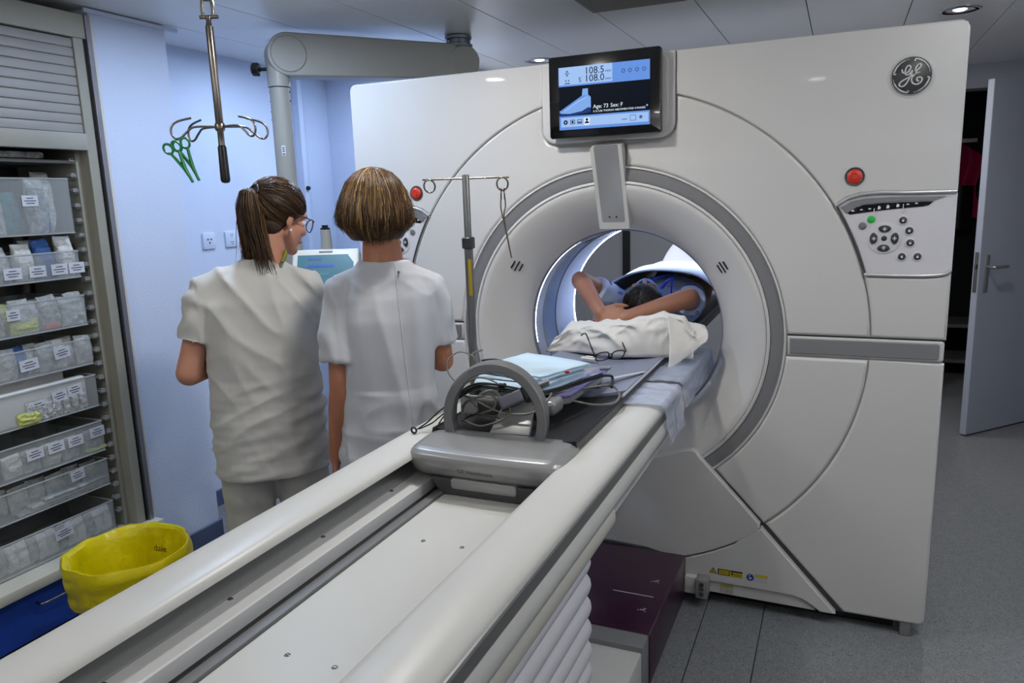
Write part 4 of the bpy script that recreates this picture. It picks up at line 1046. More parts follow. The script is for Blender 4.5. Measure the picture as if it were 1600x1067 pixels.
# ================================================================== yellow waste bin
M_bag = mat('bag_yellow', (206,190,4), 0.3, var=0.05, vscale=10, bump=0.5, bscale=22)
bx, by, bz = -1.44, -1.10, 0.43
wb_ = thing('waste_bin', 'grey waste bin lined with a bright yellow bag in front of the blue drawer', 'waste bin', (bx, by, 0))
def bagr(a, z, seed=0):
    return 1 + 0.035*noise.noise((math.cos(a)*2.2, math.sin(a)*2.2, z*6+seed)) + 0.075*(abs(noise.noise((math.cos(a)*4+z*3, math.sin(a)*4, z*5+seed)))-0.2)*(1 if z < bz-0.03 else 0.45) + 0.010*math.sin(7*a+z*22) + 0.012*noise.noise((math.cos(a)*7, math.sin(a)*7, z*9))
def bag(u, v):
    a = u*2*PI
    # v 0..0.45 inside going up, 0.45..0.55 roll over rim, then outside going down
    if v < 0.45:
        k = v/0.45; z = 0.06 + (bz-0.06)*k; r = 0.128+0.050*k - 0.012*math.sin(k*PI)*(1+math.sin(5*a)); s = 3.3
    else:
        k = (v-0.45)/0.55; z = bz + 0.012*math.sin(min(1, k*6)*PI) - 0.16*max(0, k-0.08); r = 0.180 + 0.029*math.sin(min(1, k*5)*PI/2) - 0.018*k + 0.002*math.sin(k*16+3*a) + 0.005*noise.noise((math.cos(a)*5, math.sin(a)*5, k*6)); s = 0
    z += 0.012*noise.noise((math.cos(a)*2, math.sin(a)*2, 5))
    rr = r*bagr(a, z if v < .45 else bz, s)
    return (bx+rr*math.cos(a), by+rr*math.sin(a), z)
obj('bag', MB().grid(bag, 90, 40), M_bag, wb_, 24, label='bright yellow plastic bag')
mb = MB(); mb.lathe([(0.0, 0.0), (0.155, 0.0), (0.160, 0.01), (0.190, bz-0.01), (0.196, bz), (0.190, bz+0.002), (0.188, bz-0.01), (0.157, 0.02), (0.0, 0.02)], 40, Matrix.Translation((bx, by, 0)), caps=False)
obj('bucket', mb, mat('bucket_grey', (165,165,160), 0.4, var=0.02), wb_, 50)
aa = math.radians(96)                                   # printed word on the inner side of the bag
tx = Vector((math.cos(aa), math.sin(aa), 0)); sd_ = Vector((math.sin(aa), -math.cos(aa), 0))
tm = Matrix((sd_, Vector((0, 0, 1)), -tx)).transposed().to_4x4(); tm.translation = Vector((bx, by, bz-0.075)) + tx*0.140 + sd_*0.0
text_on('bag_print', 'daie', 0.036, tm, mat('bag_ink', (70,62,10), 0.6), wb_, 'CENTER', 0.0006)

# ================================================================== ceiling IV hanger with green forceps
hg = thing('ceiling_hanger', 'steel infusion hanger with four hooks hanging from the ceiling on a shackle', 'infusion hanger', (-1.09, -0.80, 1.68))
HP0, HP1 = Vector((-1.097, -0.806, 2.185)), Vector((-1.045, -0.88, 1.675))
hp0 = Vector((-1.12, -0.795, 2.215)); hd = (Vector((-1.072, -0.842, 1.68))-hp0)
def hpnt(t): return hp0 + hd*t
obj('pole', MB().tube([hpnt(0.06), hpnt(0.66), hpnt(0.665), hpnt(0.84)], [0.0125, 0.0125, 0.0105, 0.0105], 16), M_steel, hg, 50)
obj('grip', MB().tube([hpnt(0.775), hpnt(0.785), hpnt(0.98), hpnt(0.995), hpnt(1.0)], [0.012, 0.014, 0.0155, 0.013, 0.006], 16), M_black, hg, 50, label='black rubber grip')
obj('collar', MB().tube([hpnt(0.635), hpnt(0.645), hpnt(0.675), hpnt(0.685)], [0.013, 0.0165, 0.0165, 0.013], 16), M_steel, hg, 50)
hc = hpnt(0.66)
cr0 = Vector((0.917, 0.399, 0)); cf0 = Vector((-0.399, 0.917, 0))
for (sx, sy) in ((-1, -0.35), (-1, 0.5), (1, -0.45), (1, 0.40)):
    d = (cr0*sx + cf0*sy).normalized(); zz = Vector((0,0,1))
    pts = [hc, hc + d*0.075, hc + d*0.10 - zz*0.014, hc + d*0.122 - zz*0.034, hc + d*0.140 - zz*0.036, hc + d*0.150 - zz*0.018, hc + d*0.145 + zz*0.004, hc + d*0.125 + zz*0.018, hc + d*0.085 + zz*0.028]
    obj('hook', MB().tube(smooth_path(pts, 5), 0.0036, 8), M_steel, hg, 60)
# shackle and ring up to the ceiling
sk = hpnt(0.0)
a = cr0
obj('shackle', MB().tube(smooth_path([sk+a*0.016+Vector((0,0,-0.005)), sk+a*0.017+Vector((0,0,0.03)), sk+a*0.012+Vector((0,0,0.055)), sk+Vector((0,0,0.065)), sk-a*0.012+Vector((0,0,0.055)), sk-a*0.017+Vector((0,0,0.03)), sk-a*0.016+Vector((0,0,-0.005))], 5), 0.006, 8), M_steel, hg, 60)
obj('shackle_pin', MB().tube([sk-a*0.028+Vector((0,0,-0.002)), sk+a*0.032+Vector((0,0,-0.002))], 0.0065, 10), M_steel, hg, 40)
obj('pole_eye', MB().tube([sk+Vector((0,0,-0.004)), hpnt(0.03), hpnt(0.065)], [0.010, 0.008, 0.0125], 12), M_steel, hg, 40)
rc = sk + Vector((0,0,0.082))
obj('ring', MB().tube([rc + a*0.026*math.cos(t) + Vector((0,0,0.030*math.sin(t))) + cf0*0.0 for t in [2*PI*i/24 for i in range(24)]], 0.0065, 8, closed=True), M_steel, hg, 60)
obj('ceiling_rod', MB().tube([rc+Vector((0,0,0.03)), Vector((rc.x, rc.y, H-0.004))], 0.005, 8), M_steel, hg, 40)
mb = MB(); mb.lathe([(0, -0.006), (0.03, -0.006), (0.034, 0.0)], 20, Matrix.Translation((rc.x, rc.y, H)), caps=False); obj('ceiling_plate', mb, M_steel, hg, 40)
# two green forceps on the left hook
M_grn = mat('forceps_green', (10,120,62), 0.35, var=0.06)
hk = hc + (cr0*-1 + cf0*-0.35).normalized()*0.135 + Vector((0,0,-0.038))
def forceps(name, base, dirv, sidev, label):
    f = thing(name, label, 'forceps', base, group='green forceps on the ceiling hanger')
    dirv = dirv.normalized(); sidev = sidev.normalized()
    for s, (rx, off) in enumerate(((0.0135, 0.014), (0.0135, -0.014))):
        c = base + dirv*(-0.0) + sidev*off
        ringp = [c + dirv*0.017*math.cos(t) + sidev*rx*math.sin(t) for t in [2*PI*i/18 for i in range(18)]]
        obj('finger_ring', MB().tube(ringp, 0.0042, 6, closed=True), M_grn, f, 60)
        obj('arm', MB().tube([c+dirv*0.016, base+dirv*0.075+sidev*off*0.1, base+dirv*0.125-sidev*off*0.06], [0.0048, 0.0062, 0.0042], 6), M_grn, f, 60)
    obj('pivot', MB().sphere(base+dirv*0.078, 0.0055, 10), M_grn, f, 60)
    return f
forceps('forceps', hk+Vector((0,0,-0.018))+cr0*0.012, cr0*0.40+Vector((0,0,-1)), cr0+Vector((0,0,0.35)), 'green plastic forceps hanging nearest the steel hanger pole')
forceps('forceps', hk+Vector((0,0,-0.028))-cr0*0.010-cf0*0.02, cr0*0.50+Vector((0,0,-1)), cr0+Vector((0,0,0.30)), 'green plastic forceps hanging leftmost on the steel hanger')

# ================================================================== ceiling arm with injector
am = thing('ceiling_support_arm', 'grey ceiling arm with a thick down tube holding an injector', 'support arm', (-0.955, 0.69, H))
M_arm = mat('arm_grey', (150,149,142), 0.4, var=0.02)
A0, A1 = Vector((-1.52, 0.075, 2.262)), Vector((-0.955, 0.69, 2.262))
ad = (A1-A0); aL = ad.length; ad.normalize(); an = Vector((ad.y, -ad.x, 0))
m = Matrix((ad, -an, Vector((0,0,1)))).transposed().to_4x4(); m.translation = A0
mb = MB(); pr = arc(0, 0, 0.094, PI/2, 1.5*PI, 14) + arc(aL, 0, 0.082, -PI/2, PI/2, 14)
mb.plate(pr[::-1], -0.055, 0.055, 0.010, 3, m); wn(obj('arm_housing', mb, M_arm, am, 50))
for (c, r_) in ((0, 0.080), (aL, 0.078)):
    for sg in (-1, 1):
        mb = MB(); mb.lathe([(0, 0.006), (r_-0.006, 0.006), (r_, 0.0)], 36, Matrix.Translation(A0+ad*c+an*0.055*sg) @ Vector((0,0,1)).rotation_difference(an*sg).to_matrix().to_4x4(), caps=False); obj('joint_cover', mb, M_arm, am, 40)
T0 = A0 - ad*0.045
obj('elbow_neck', MB().tube([(T0.x, T0.y, 2.245), (T0.x, T0.y, 2.125)], [0.05, 0.05], 28), M_arm, am, 50)
obj('down_tube', MB().tube([(T0.x, T0.y, 2.121), (T0.x, T0.y, 1.30)], 0.0445, 28), M_arm, am, 50)
obj('tube_seam', MB().tube([(T0.x, T0.y, 2.126), (T0.x, T0.y, 2.120)], 0.043, 28), M_dgrey, am, 50)
for zz in (2.105, 2.065, 2.02, 1.985):
    for sg in (-1, 1):
        p = Vector((T0.x, T0.y, zz)) + cr0*0.043*sg
        if zz > 2.03 or sg < 0: obj('screw', MB().sphere(p, 0.0055, 8), M_dgrey, am, 60)
kp_ = Vector((T0.x, T0.y, 2.20)) - cr0*0.055 - cf0*0.03
mb = MB(); mb.lathe([(0.008, 0.0), (0.008, 0.03), (0.026, 0.03), (0.030, 0.036), (0.029, 0.058), (0.022, 0.064), (0, 0.064)], 10, Matrix.Translation(kp_+cr0*0.012) @ Vector((0,0,1)).rotation_difference(-cr0).to_matrix().to_4x4(), caps=False)
obj('clamp_knob', mb, M_black, am, 30, label='black clamp knob')
p = Vector((T0.x, T0.y, 1.845)) - cf0*0.0445 + cr0*0.008
mb = MB(); b = bmesh.new(); bmesh.ops.create_cube(b, size=1); mb.merge(b, Matrix.Translation(p) @ Matrix.Rotation(math.atan2(cr0.y, cr0.x), 4, 'Z') @ Matrix.Diagonal((0.018, 0.002, 0.045, 1))); lb = obj('type_label', mb, M_lab, am)
mb = MB()
for dz, ww in ((0.012, 0.6), (0.004, 0.5), (-0.004, 0.6), (-0.016, 0.8)):
    b = bmesh.new(); bmesh.ops.create_cube(b, size=1); mb.merge(b, Matrix.Translation(p+Vector((0,0,dz))-cf0*0.0012) @ Matrix.Rotation(math.atan2(cr0.y, cr0.x), 4, 'Z') @ Matrix.Diagonal((0.016*ww, 0.001, 0.004, 1)))
obj('label_print', mb, M_ink, lb, 0)
mb = MB(); mb.lathe([(0.050, H-0.0), (0.066, H-0.006), (0.066, H-0.018), (0.058, H-0.022), (0.058, H-0.040), (0.070, H-0.044), (0.070, H-0.056), (0.045, H-0.060), (0.045, 2.33)], 32, Matrix.Translation((A1.x-0.005, A1.y-0.01, 0)), caps=False); obj('ceiling_mount', mb, mat('mount_steel', (120,130,140), 0.35, metal=0.8, var=0.1), am, 40)
for k in range(6): 
    t_ = k*PI/3; obj('mount_bolt', MB().sphere((A1.x-0.005+0.06*math.cos(t_), A1.y-0.01+0.06*math.sin(t_), H-0.03), (0.007, 0.007, 0.014), 8), M_steel, am, 60)
# injector head hanging on the tube, mostly hidden by the two women
obj('injector_head', MB().box(T0.x-0.10, T0.x+0.12, T0.y-0.10, T0.y+0.09, 1.12, 1.32, 0.03, 4), M_arm, am, 50)
# injector console on its own stand
cs = thing('injector_console', 'cream injector console with a slanted teal screen, glimpsed between the two women', 'console', (-1.26, -0.02, 0))
cq = Matrix.Translation((-1.315, -0.03, 1.30)) @ Matrix.Rotation(math.atan2(cr0.y, cr0.x), 4, 'Z') @ Matrix.Rotation(-0.5, 4, 'X')
mb = MB(); mb.plate(rrect(-0.15, 0.15, -0.125, 0.10, 0.012, 4), -0.03, 0.03, 0.008, 3, cq); obj('console_body', mb, mat('console_cream', (214,212,198), 0.4), cs, 40)
mb = MB(); mb.plate([(-0.125, 0.07), (0.10, 0.07), (0.128, 0.03), (0.128, -0.11), (-0.125, -0.11)][::-1], -0.032, -0.029, 0.0, 2, cq); scn = obj('console_screen', mb, mat('console_teal', (70,112,122), 0.3, emit=(90,140,150), estr=0.12, var=0.05), cs)
for k, (z_, ww, cc) in enumerate(((0.045, 0.06, (60,90,140)), (0.01, 0.12, (58,80,170)), (-0.03, 0.10, (70,120,120)), (-0.06, 0.07, (60,90,140)))):
    mb = MB(); mb.plate([(-0.08, z_), (-0.08+ww, z_), (-0.08+ww, z_+0.012), (-0.08, z_+0.012)], -0.0335, -0.0318, 0, 2, cq); obj('screen_field', mb, mat('console_field%d' % k, cc, 0.4, emit=cc, estr=0.2), scn, 0)
mb = MB(); mb.plate([(-0.03, 0.082), (0.03, 0.082), (0.03, 0.088), (-0.03, 0.088)], -0.0335, -0.0298, 0, 2, cq); obj('console_badge', mb, M_grey, cs, 0)
obj('console_stand', MB().tube([(-1.33, 0.06, 0.03), (-1.33, 0.06, 1.28)], 0.022, 16), M_arm, cs, 40)
mb = MB(); mb.lathe([(0, 0.0), (0.20, 0.0), (0.20, 0.02), (0.03, 0.05), (0, 0.05)], 24, Matrix.Translation((-1.33, 0.06, 0.0)), caps=False); obj('console_foot', mb, M_grey, cs, 40)
hv = Vector((-1.305, -0.005, 0))
obj('console_handle', MB().tube([(-1.366, 0.05, 1.34), (-1.358, 0.04, 1.40), (-1.356, 0.04, 1.45), (-1.358, 0.04, 1.485)], [0.030, 0.027, 0.024, 0.023], 18), M_arm, cs, 50)
obj('handle_knob', MB().tube([(-1.358, 0.04, 1.486), (-1.358, 0.04, 1.494), (-1.358, 0.04, 1.495), (-1.358, 0.04, 1.506)], [0.022, 0.022, 0.014, 0.015], 16), M_black, cs, 40)
# wall sockets on the recess wall
for k, (yy, lab) in enumerate(((0.215, 'white wall socket with three holes left of the ponytail'), (0.375, 'white double wall socket half hidden by the ponytail'))):
    so = thing('wall_socket', lab, 'socket', (-2.25, yy, 1.43))
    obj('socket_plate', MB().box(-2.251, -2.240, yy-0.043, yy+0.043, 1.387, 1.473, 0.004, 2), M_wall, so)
    mI = Matrix(((0,0,1,0),(1,0,0,0),(0,1,0,0),(0,0,0,1)))
    offs = ((0,0),) if k == 0 else ((0, 0.02), (0, -0.02))
    for (oy, oz) in offs:
        sc_ = 1.0 if k == 0 else 0.6
        for (a_, b_) in ((-0.011, 0.008), (0.011, 0.008), (0.0, -0.010)):
            mb = MB(); mb.lathe([(0, 0.0), (0.0042*sc_, 0.0), (0.0042*sc_, 0.003), (0, 0.003)], 12, Matrix.Translation((-2.241, yy+oy+a_*sc_, 1.43+oz+b_*sc_)) @ Matrix.Rotation(PI/2, 4, 'Y'), caps=False); obj('socket_hole', mb, M_black, so)
# small clear holder and the black knob on the far wall
hd_ = thing('glove_holder', 'small clear wall holder beside the short-haired woman', 'holder', (-1.78, 1.30, 1.24))
obj('holder_box', MB().box(-1.86, -1.70, 1.24, 1.319, 1.22, 1.34, 0.004, 1), M_clear, hd_)
obj('holder_rim', MB().tube([(-1.86, 1.24, 1.34), (-1.70, 1.24, 1.34)], 0.004, 6), M_rimc, hd_)
obj('holder_content', MB().box(-1.84, -1.72, 1.25, 1.31, 1.225, 1.29, 0.01, 2), PACKM[1], hd_)
mb = MB(); mb.lathe([(0, 0.018), (0.010, 0.018), (0.013, 0.012), (0.013, 0)], 14, Matrix.Translation((-2.2, 1.0, 1.70)) @ Matrix.Rotation(PI/2, 4, 'Y'), caps=False)
kb = single('duct_lock', mb, M_black, 'small black lock knob on the wall cable duct', 'lock')
# ================================================================== things on the table
# pull handle ring and bracket at the cradle end (parts of the table)
HRC = Vector((-0.026, -1.030, 1.018))
def handle_ring(a0, a1, ro, ri, dep, n=72):
    mb = MB(); bm = mb.bm; rings = []
    tilt = 0.10
    for i in range(n+1):
        a = a0 + (a1-a0)*i/n; c, s = math.cos(a), math.sin(a)
        sec = []
        for (r, y) in ((ro-0.003, -dep/2), (ro, -dep/2+0.003), (ro, dep/2-0.003), (ro-0.003, dep/2), (ri+0.003, dep/2), (ri, dep/2-0.003), (ri, -dep/2+0.003), (ri+0.003, -dep/2)):
            sec.append(bm.verts.new((HRC.x + r*c - y*0.18, HRC.y + y + r*s*tilt, HRC.z + r*s)))
        rings.append(sec)
    for A, B in zip(rings, rings[1:]):
        for j in range(8): bm.faces.new((A[j], A[(j+1) % 8], B[(j+1) % 8], B[j]))
    bm.faces.new(rings[0]); bm.faces.new(rings[-1][::-1]); bmesh.ops.recalc_face_normals(bm, faces=bm.faces)
    return mb
obj('pull_ring', handle_ring(-0.5, PI+0.5, 0.152, 0.125, 0.050), mat('ring_grey', (112,112,112), 0.42, metal=0.25, var=0.04), tab, 40, label='grey upright pull ring at the cradle end')
mb = MB(); mb.plate([(-0.06, 0.0), (0.055, 0.0), (0.042, 0.12), (0.01, 0.15), (-0.045, 0.14)], -0.006, 0.006, 0.004, 2, Matrix.Translation((0.012, -1.020, 0.968)) @ Matrix.Rotation(0.10, 4, 'Z') @ Matrix.Rotation(-1.0, 4, 'X'))
obj('ring_bracket', mb, M_silverp, tab, 40, label='satin grey bracket plate behind the ring')

# IV pole on the cradle edge
ip = thing('infusion_pole', 'slim grey infusion pole with two ring hooks standing on the table edge', 'infusion pole', (-0.212, -0.78, 0.985))
px_, py_ = -0.212, -0.78
M_pole = mat('pole_grey', (128,128,128), 0.32, metal=0.6, var=0.04)
obj('lower_tube', MB().tube([(px_, py_, 0.984), (px_, py_, 1.475)], 0.0132, 18), M_pole, ip, 40)
obj('upper_tube', MB().tube([(px_, py_, 1.47), (px_, py_, 1.668), (px_, py_, 1.672)], [0.0108, 0.0108, 0.009], 18), M_pole, ip, 40)
obj('clamp_collar', MB().tube([(px_, py_, 1.455), (px_, py_, 1.458), (px_, py_, 1.487), (px_, py_, 1.490)], [0.015, 0.0195, 0.0195, 0.016], 18), M_dgrey, ip, 40)
mb = MB()
mb.box(px_+0.003, px_+0.0125, py_-0.0152, py_-0.010, 1.315, 1.425, 0.001, 1); obj('marking_strip', mb, mat('strip_yellow', (206,170,26), 0.5), ip, label='yellow marking strip')
hb = Vector((px_, py_, 1.661)); hd2 = Vector((0.93, 0.36, 0)).normalized()
obj('hook_bar', MB().tube([hb-hd2*0.128, hb+hd2*0.128], 0.0028, 8), M_steel, ip, 60)
obj('pole_foot', MB().tube([(px_, py_, 0.977), (px_, py_, 1.02)], [0.020, 0.018], 18), M_dgrey, ip, 40)
for s in (-1, 1):
    c = hb + hd2*0.108*s - Vector((0, 0, 0.019))
    obj('hook_ring', MB().tube([c + hd2*0.0165*math.cos(t) + Vector((0,0,0.0185*math.sin(t))) + hd2.cross(Vector((0,0,1)))*0.006*math.sin(t) for t in [2*PI*i/24 for i in range(24)]], 0.0026, 8, closed=True), M_steel, ip, 60)
# steel forceps on the right ring
fb = hb + hd2*0.108 - Vector((0, 0, 0.052))
f = thing('forceps', 'steel forceps hanging from the right ring of the infusion pole', 'forceps', fb)
for s in (-1, 1):
    obj('arm', MB().tube(smooth_path([fb + hd2*0.003*s + Vector((0,0,0.018)), fb + hd2*0.007*s - Vector((0,0,0.03)), fb + hd2*0.002*s - Vector((0,0,0.065)), fb + hd2*0.020 - Vector((0,0,0.185))], 5), 0.0022, 6), M_steel, f, 60)
    c = fb + hd2*0.005*s + Vector((0, 0, 0.004))
    obj('finger_ring', MB().tube([c + hd2.cross(Vector((0,0,1)))*0.009*math.cos(t) + Vector((0,0,0.016*math.sin(t))) for t in [2*PI*i/16 for i in range(16)]], 0.0018, 6, closed=True), M_steel, f, 60)

# flat instrument board with the folded pads on it
def plan(pts, z0, z1, bev, mt, name, parent=None):
    """prism with plan outline pts [(x,y)]"""
    m = Matrix(((1,0,0,0),(0,0,1,0),(0,-1,0,0),(0,0,0,1)))
    # plate extrudes along y: map (x, y=-z, z=y)
    t = bmesh.new(); n = len(pts)
    a = [t.verts.new((p[0], p[1], z1)) for p in pts]; b = [t.verts.new((p[0], p[1], z0)) for p in pts]
    t.faces.new(a); t.faces.new(b[::-1])
    for i in range(n): t.faces.new((a[i], b[i], b[(i+1) % n], a[(i+1) % n]))
    bmesh.ops.recalc_face_normals(t, faces=t.faces)
    if bev: bmesh.ops.bevel(t, geom=[e for e in t.edges], offset=bev, segments=3, profile=0.5, affect='EDGES')
    mb = MB(); mb.merge(t); return mb
ib = thing('instrument_board', 'flat grey instrument board with violet edge carrying the light blue pads', 'board', (-0.03, -0.65, 0.99))
obj('board_body', plan([(-0.205,-0.77),(-0.175,-0.43),(0.095,-0.405),(0.115,-0.50),(0.10,-0.78),(0.04,-0.84)], 0.998, 1.026, 0.006, M_silverp, 'b'), M_silverp, ib, 40)
obj('board_edge', plan([(0.02,-0.84),(0.085,-0.395),(0.112,-0.40),(0.122,-0.50),(0.105,-0.78),(0.05,-0.845)], 1.020, 1.030, 0.003, M_grey, 'b'), mat('board_violet', (96,92,140), 0.3, coat=0.3), ib, 40, label='violet glossy edge')
obj('board_clip', plan([(0.09,-0.43),(0.125,-0.42),(0.128,-0.45),(0.093,-0.46)], 1.030, 1.037, 0.002, M_silver, 'b'), M_silver, ib, 40)
obj('board_foot', MB().box(0.02, 0.09, -0.88, -0.80, 0.985, 1.03, 0.014, 4), M_silverp, ib, 40)
for (x_, y_) in ((-0.15, -0.5), (0.09, -0.48), (-0.15, -0.72)): obj('board_peg', MB().box(x_-0.012, x_+0.012, y_-0.012, y_+0.012, 0.976, 1.0), M_dgrey, ib)
M_pb = mat('underpad_blue', (196,219,234), 0.75, var=0.02, vscale=14, bump=0.25, bscale=26)
def folded(c, w, d, z0, h, rot, seed):
    def fn(u, v):
        a = u*2*PI
        return None
    mb = MB(); n = 4
    for k in range(n):
        zz = z0 + h*k/n
        t = bmesh.new(); bmesh.ops.create_cube(t, size=1); bmesh.ops.subdivide_edges(t, edges=t.edges[:], cuts=7, use_grid_fill=True)
        sh = 0.004*((k*7+seed) % 3 - 1)
        mm = Matrix.Translation((c[0]+sh, c[1]+sh*0.5, zz + h/n/2)) @ Matrix.Rotation(rot+0.02*((k+seed) % 3-1), 4, 'Z') @ Matrix.Diagonal((w, d, h/n*1.0, 1))
        for vv in t.verts:
            p = mm @ vv.co; vv.co = p
            vv.co.z += 0.0022*noise.noise((p.x*22+seed, p.y*22, k*3.1)) - 0.002*(abs(p.x-c[0])/w*2)**4*(k > 1)
        bmesh.ops.bevel(t, geom=[e for e in t.edges if len(e.link_faces) == 2 and e.calc_face_angle(0) > 0.8], offset=0.002, segments=1, affect='EDGES')
        mb.merge(t)
    return mb
single('folded_pad', folded((-0.072, -0.665), 0.255, 0.235, 1.033, 0.026, -0.25, 2), M_pb, 'lower pale blue folded underpad on the instrument board', 'underpad', 'folded pale blue underpads', smooth=50)
single('folded_pad', folded((-0.070, -0.640), 0.265, 0.245, 1.062, 0.018, -0.33, 1), M_pb, 'uppermost pale blue folded underpad of the pile on the table', 'underpad', 'folded pale blue underpads', smooth=50)
# rolled pad in front of the pile
def roll(u, v):
    a = v*2*PI*2.2; r = 0.010 + 0.016*v
    p = Vector((-0.185, -0.815, 1.052)).lerp(Vector((0.035, -0.835, 1.050)), u)
    return (p.x, p.y + r*math.cos(a), p.z + r*math.sin(a)*0.72)
single('rolled_pad', MB().grid(roll, 10, 44, 0.0015), M_pb, 'pale blue rolled pad lying in front of the folded pile', 'underpad', smooth=60)

# grey lead block with cables
lbk = thing('lead_connector', 'grey multi-lead connector block with black cable plugs behind the pull ring', 'connector', (0.02, -0.93, 1.05))
cm_ = Matrix.Translation((0.005, -0.955, 1.055)) @ Matrix.Rotation(0.55, 4, 'Z') @ Matrix.Rotation(-0.35, 4, 'Y') @ Matrix.Rotation(-0.5, 4, 'X')
t = MB(); t.box(-0.05, 0.02, -0.022, 0.022, -0.018, 0.018, 0.006, 3, cm_); obj('block', t, mat('connector_grey', (92,94,104), 0.4, var=0.04), lbk, 40)
t = MB(); t.box(0.02, 0.045, -0.026, 0.026, -0.020, 0.020, 0.005, 2, cm_); obj('strain_relief', t, M_black, lbk, 40)
for k in range(4):
    a_ = cm_ @ Vector((0.045, -0.018+0.012*k, 0.006)); b_ = cm_ @ Vector((0.10, -0.022+0.014*k, 0.004))
    obj('plug', MB().tube([a_, b_], [0.006, 0.0045], 8), M_silverp, lbk, 50)
M_cb = mat('cable_black', (20,20,21), 0.45); M_cg = mat('cable_grey', (122,120,112), 0.45)
rc2 = random.Random(5)
def cable(pts, r, mt, label, group=None):
    return single('cable', MB().tube(smooth_path(pts, 8), r, 6), mt, label, 'cable', group, 60)
# black bundle from the ring to the board and beyond
for k in range(7):
    o_ = Vector((0, rc2.uniform(-0.014, 0.014), rc2.uniform(-0.007, 0.010)))
    P = [Vector(p)+o_*(0.4+rc2.random()) for p in ((-0.185,-0.985,1.035),(-0.11,-0.975,1.082),(-0.03,-0.965,1.083),(0.05,-0.93,1.062),(0.09,-0.86,1.058),(0.125,-0.72,1.056),(0.15,-0.62,1.050))]
    cable(P, 0.0024, M_cb, 'thin black lead in the bundle running from the pull ring to the board', 'black leads in the bundle')
t = thing('cable_clip', 'black cable comb holding the leads inside the ring', 'cable clip', (-0.04, -0.962, 1.075))
for (dx, dz) in ((0, 0), (0.012, 0.001), (0, 0.014), (0.012, 0.015)): obj('clip_cell', MB().sphere((-0.04+dx, -0.962, 1.076+dz), (0.0068, 0.010, 0.0068), 10), M_black, t, 60)
cable([(-0.262,-1.050,0.968),(-0.240,-1.03,0.985),(-0.215,-1.00,1.012),(-0.185,-0.985,1.035)], 0.0022, M_cb, 'upper black lead trailing over the left table rail', )
cable([(-0.262,-1.040,0.966),(-0.235,-1.01,0.978),(-0.21,-0.99,1.000),(-0.175,-0.975,1.020)], 0.0022, M_cb, 'lower black lead trailing over the left table rail')
cable([(-0.212,-1.02,0.975),(-0.205,-1.01,0.990),(-0.19,-1.0,1.012),(-0.17,-0.98,1.03)], 0.0020, M_cb, 'short black lead dropping beside the pull ring')
single('lead_end', MB().tube([(-0.268+0.008*math.cos(t_), -1.058, 0.967+0.008*math.sin(t_)) for t_ in [2*PI*i/14 for i in range(14)]], 0.003, 6, closed=True), M_cb, 'black lead clip lying on the left table rail', 'lead clip', smooth=60)
cable([(-0.165,-0.93,1.06),(-0.215,-0.93,1.10),(-0.225,-0.92,1.14),(-0.195,-0.90,1.165),(-0.155,-0.89,1.15),(-0.15,-0.885,1.13),(-0.165,-0.875,1.155),(-0.14,-0.86,1.165)], 0.0024, M_cg, 'grey lead looping up left of the pull ring')
cable([(-0.11,-0.93,1.15),(-0.06,-0.93,1.155),(0.0,-0.93,1.135),(0.035,-0.93,1.09),(0.02,-0.94,1.07)], 0.0026, M_cb, 'dark lead arching across the upper half of the ring')
cable([(-0.17,-0.95,1.075),(-0.11,-0.95,1.105),(-0.05,-0.95,1.09),(-0.02,-0.95,1.06)], 0.0024, M_cg, 'grey lead arching through the middle of the ring')
cable([(-0.16,-0.98,1.062),(-0.10,-0.985,1.045),(-0.03,-0.99,1.022),(0.05,-0.985,1.022),(0.09,-0.96,1.045),(0.10,-0.93,1.07)], 0.0032, M_cg, 'thick grey lead sagging across the ring')
cable([(-0.14,-1.0,0.992),(-0.08,-1.02,0.986),(-0.03,-1.01,1.0),(0.0,-0.99,1.02),(-0.01,-0.98,1.04)], 0.0028, M_cg, 'grey lead curling along the foot of the ring')
cable([(-0.13,-0.99,1.0),(-0.09,-0.99,1.012),(-0.05,-0.99,1.03),(-0.045,-0.985,1.055),(-0.07,-0.98,1.075)], 0.0028, M_cg, 'grey lead standing up inside the ring')
cable([(-0.16,-0.97,1.02),(-0.13,-0.98,1.045),(-0.10,-0.985,1.02),(-0.13,-0.985,1.0),(-0.155,-0.975,1.01),(-0.14,-0.965,1.04),(-0.09,-0.96,1.055)], 0.0026, M_cg, 'grey lead coiled at the lower left inside the ring')
cable([(-0.15,-0.99,0.985),(-0.11,-1.0,1.01),(-0.06,-1.0,1.012),(-0.03,-0.995,1.005)], 0.0022, M_cb, 'black lead lying low inside the ring')
cable([(-0.105,-0.96,1.06),(-0.06,-0.965,1.075),(-0.03,-0.97,1.05),(-0.02,-0.975,1.03)], 0.0030, mat('cable_pale', (176,176,168), 0.4), 'pale lead bent behind the connector block')
single('sensor_pod', MB().box(-0.145, -0.06, -0.955, -0.905, 0.995, 1.045, 0.014, 4), mat('pod_grey', (84,84,82), 0.45, var=0.05), 'dark grey sensor pod lying behind the ring', 'sensor pod', smooth=60)
single('paper_slip', MB().box(-0.168, -0.115, -0.962, -0.957, 1.0, 1.055, 0.002, 1), mat('slip_white', (200,200,206), 0.6), 'small white tag standing at the left inside the ring', 'tag')
cable([(0.045,-0.85,1.04),(0.10,-0.70,1.024),(0.165,-0.58,1.010),(0.205,-0.62,0.994),(0.21,-0.70,0.990),(0.165,-0.745,0.992),(0.10,-0.75,1.000),(0.075,-0.80,1.016)], 0.0035, M_cg, 'grey cable looping over the black mat right of the board')
cable([(0.15,-0.62,1.05),(0.165,-0.56,1.035),(0.175,-0.60,1.01)], 0.0045, M_cb, 'thick black cable end bending down behind the board')
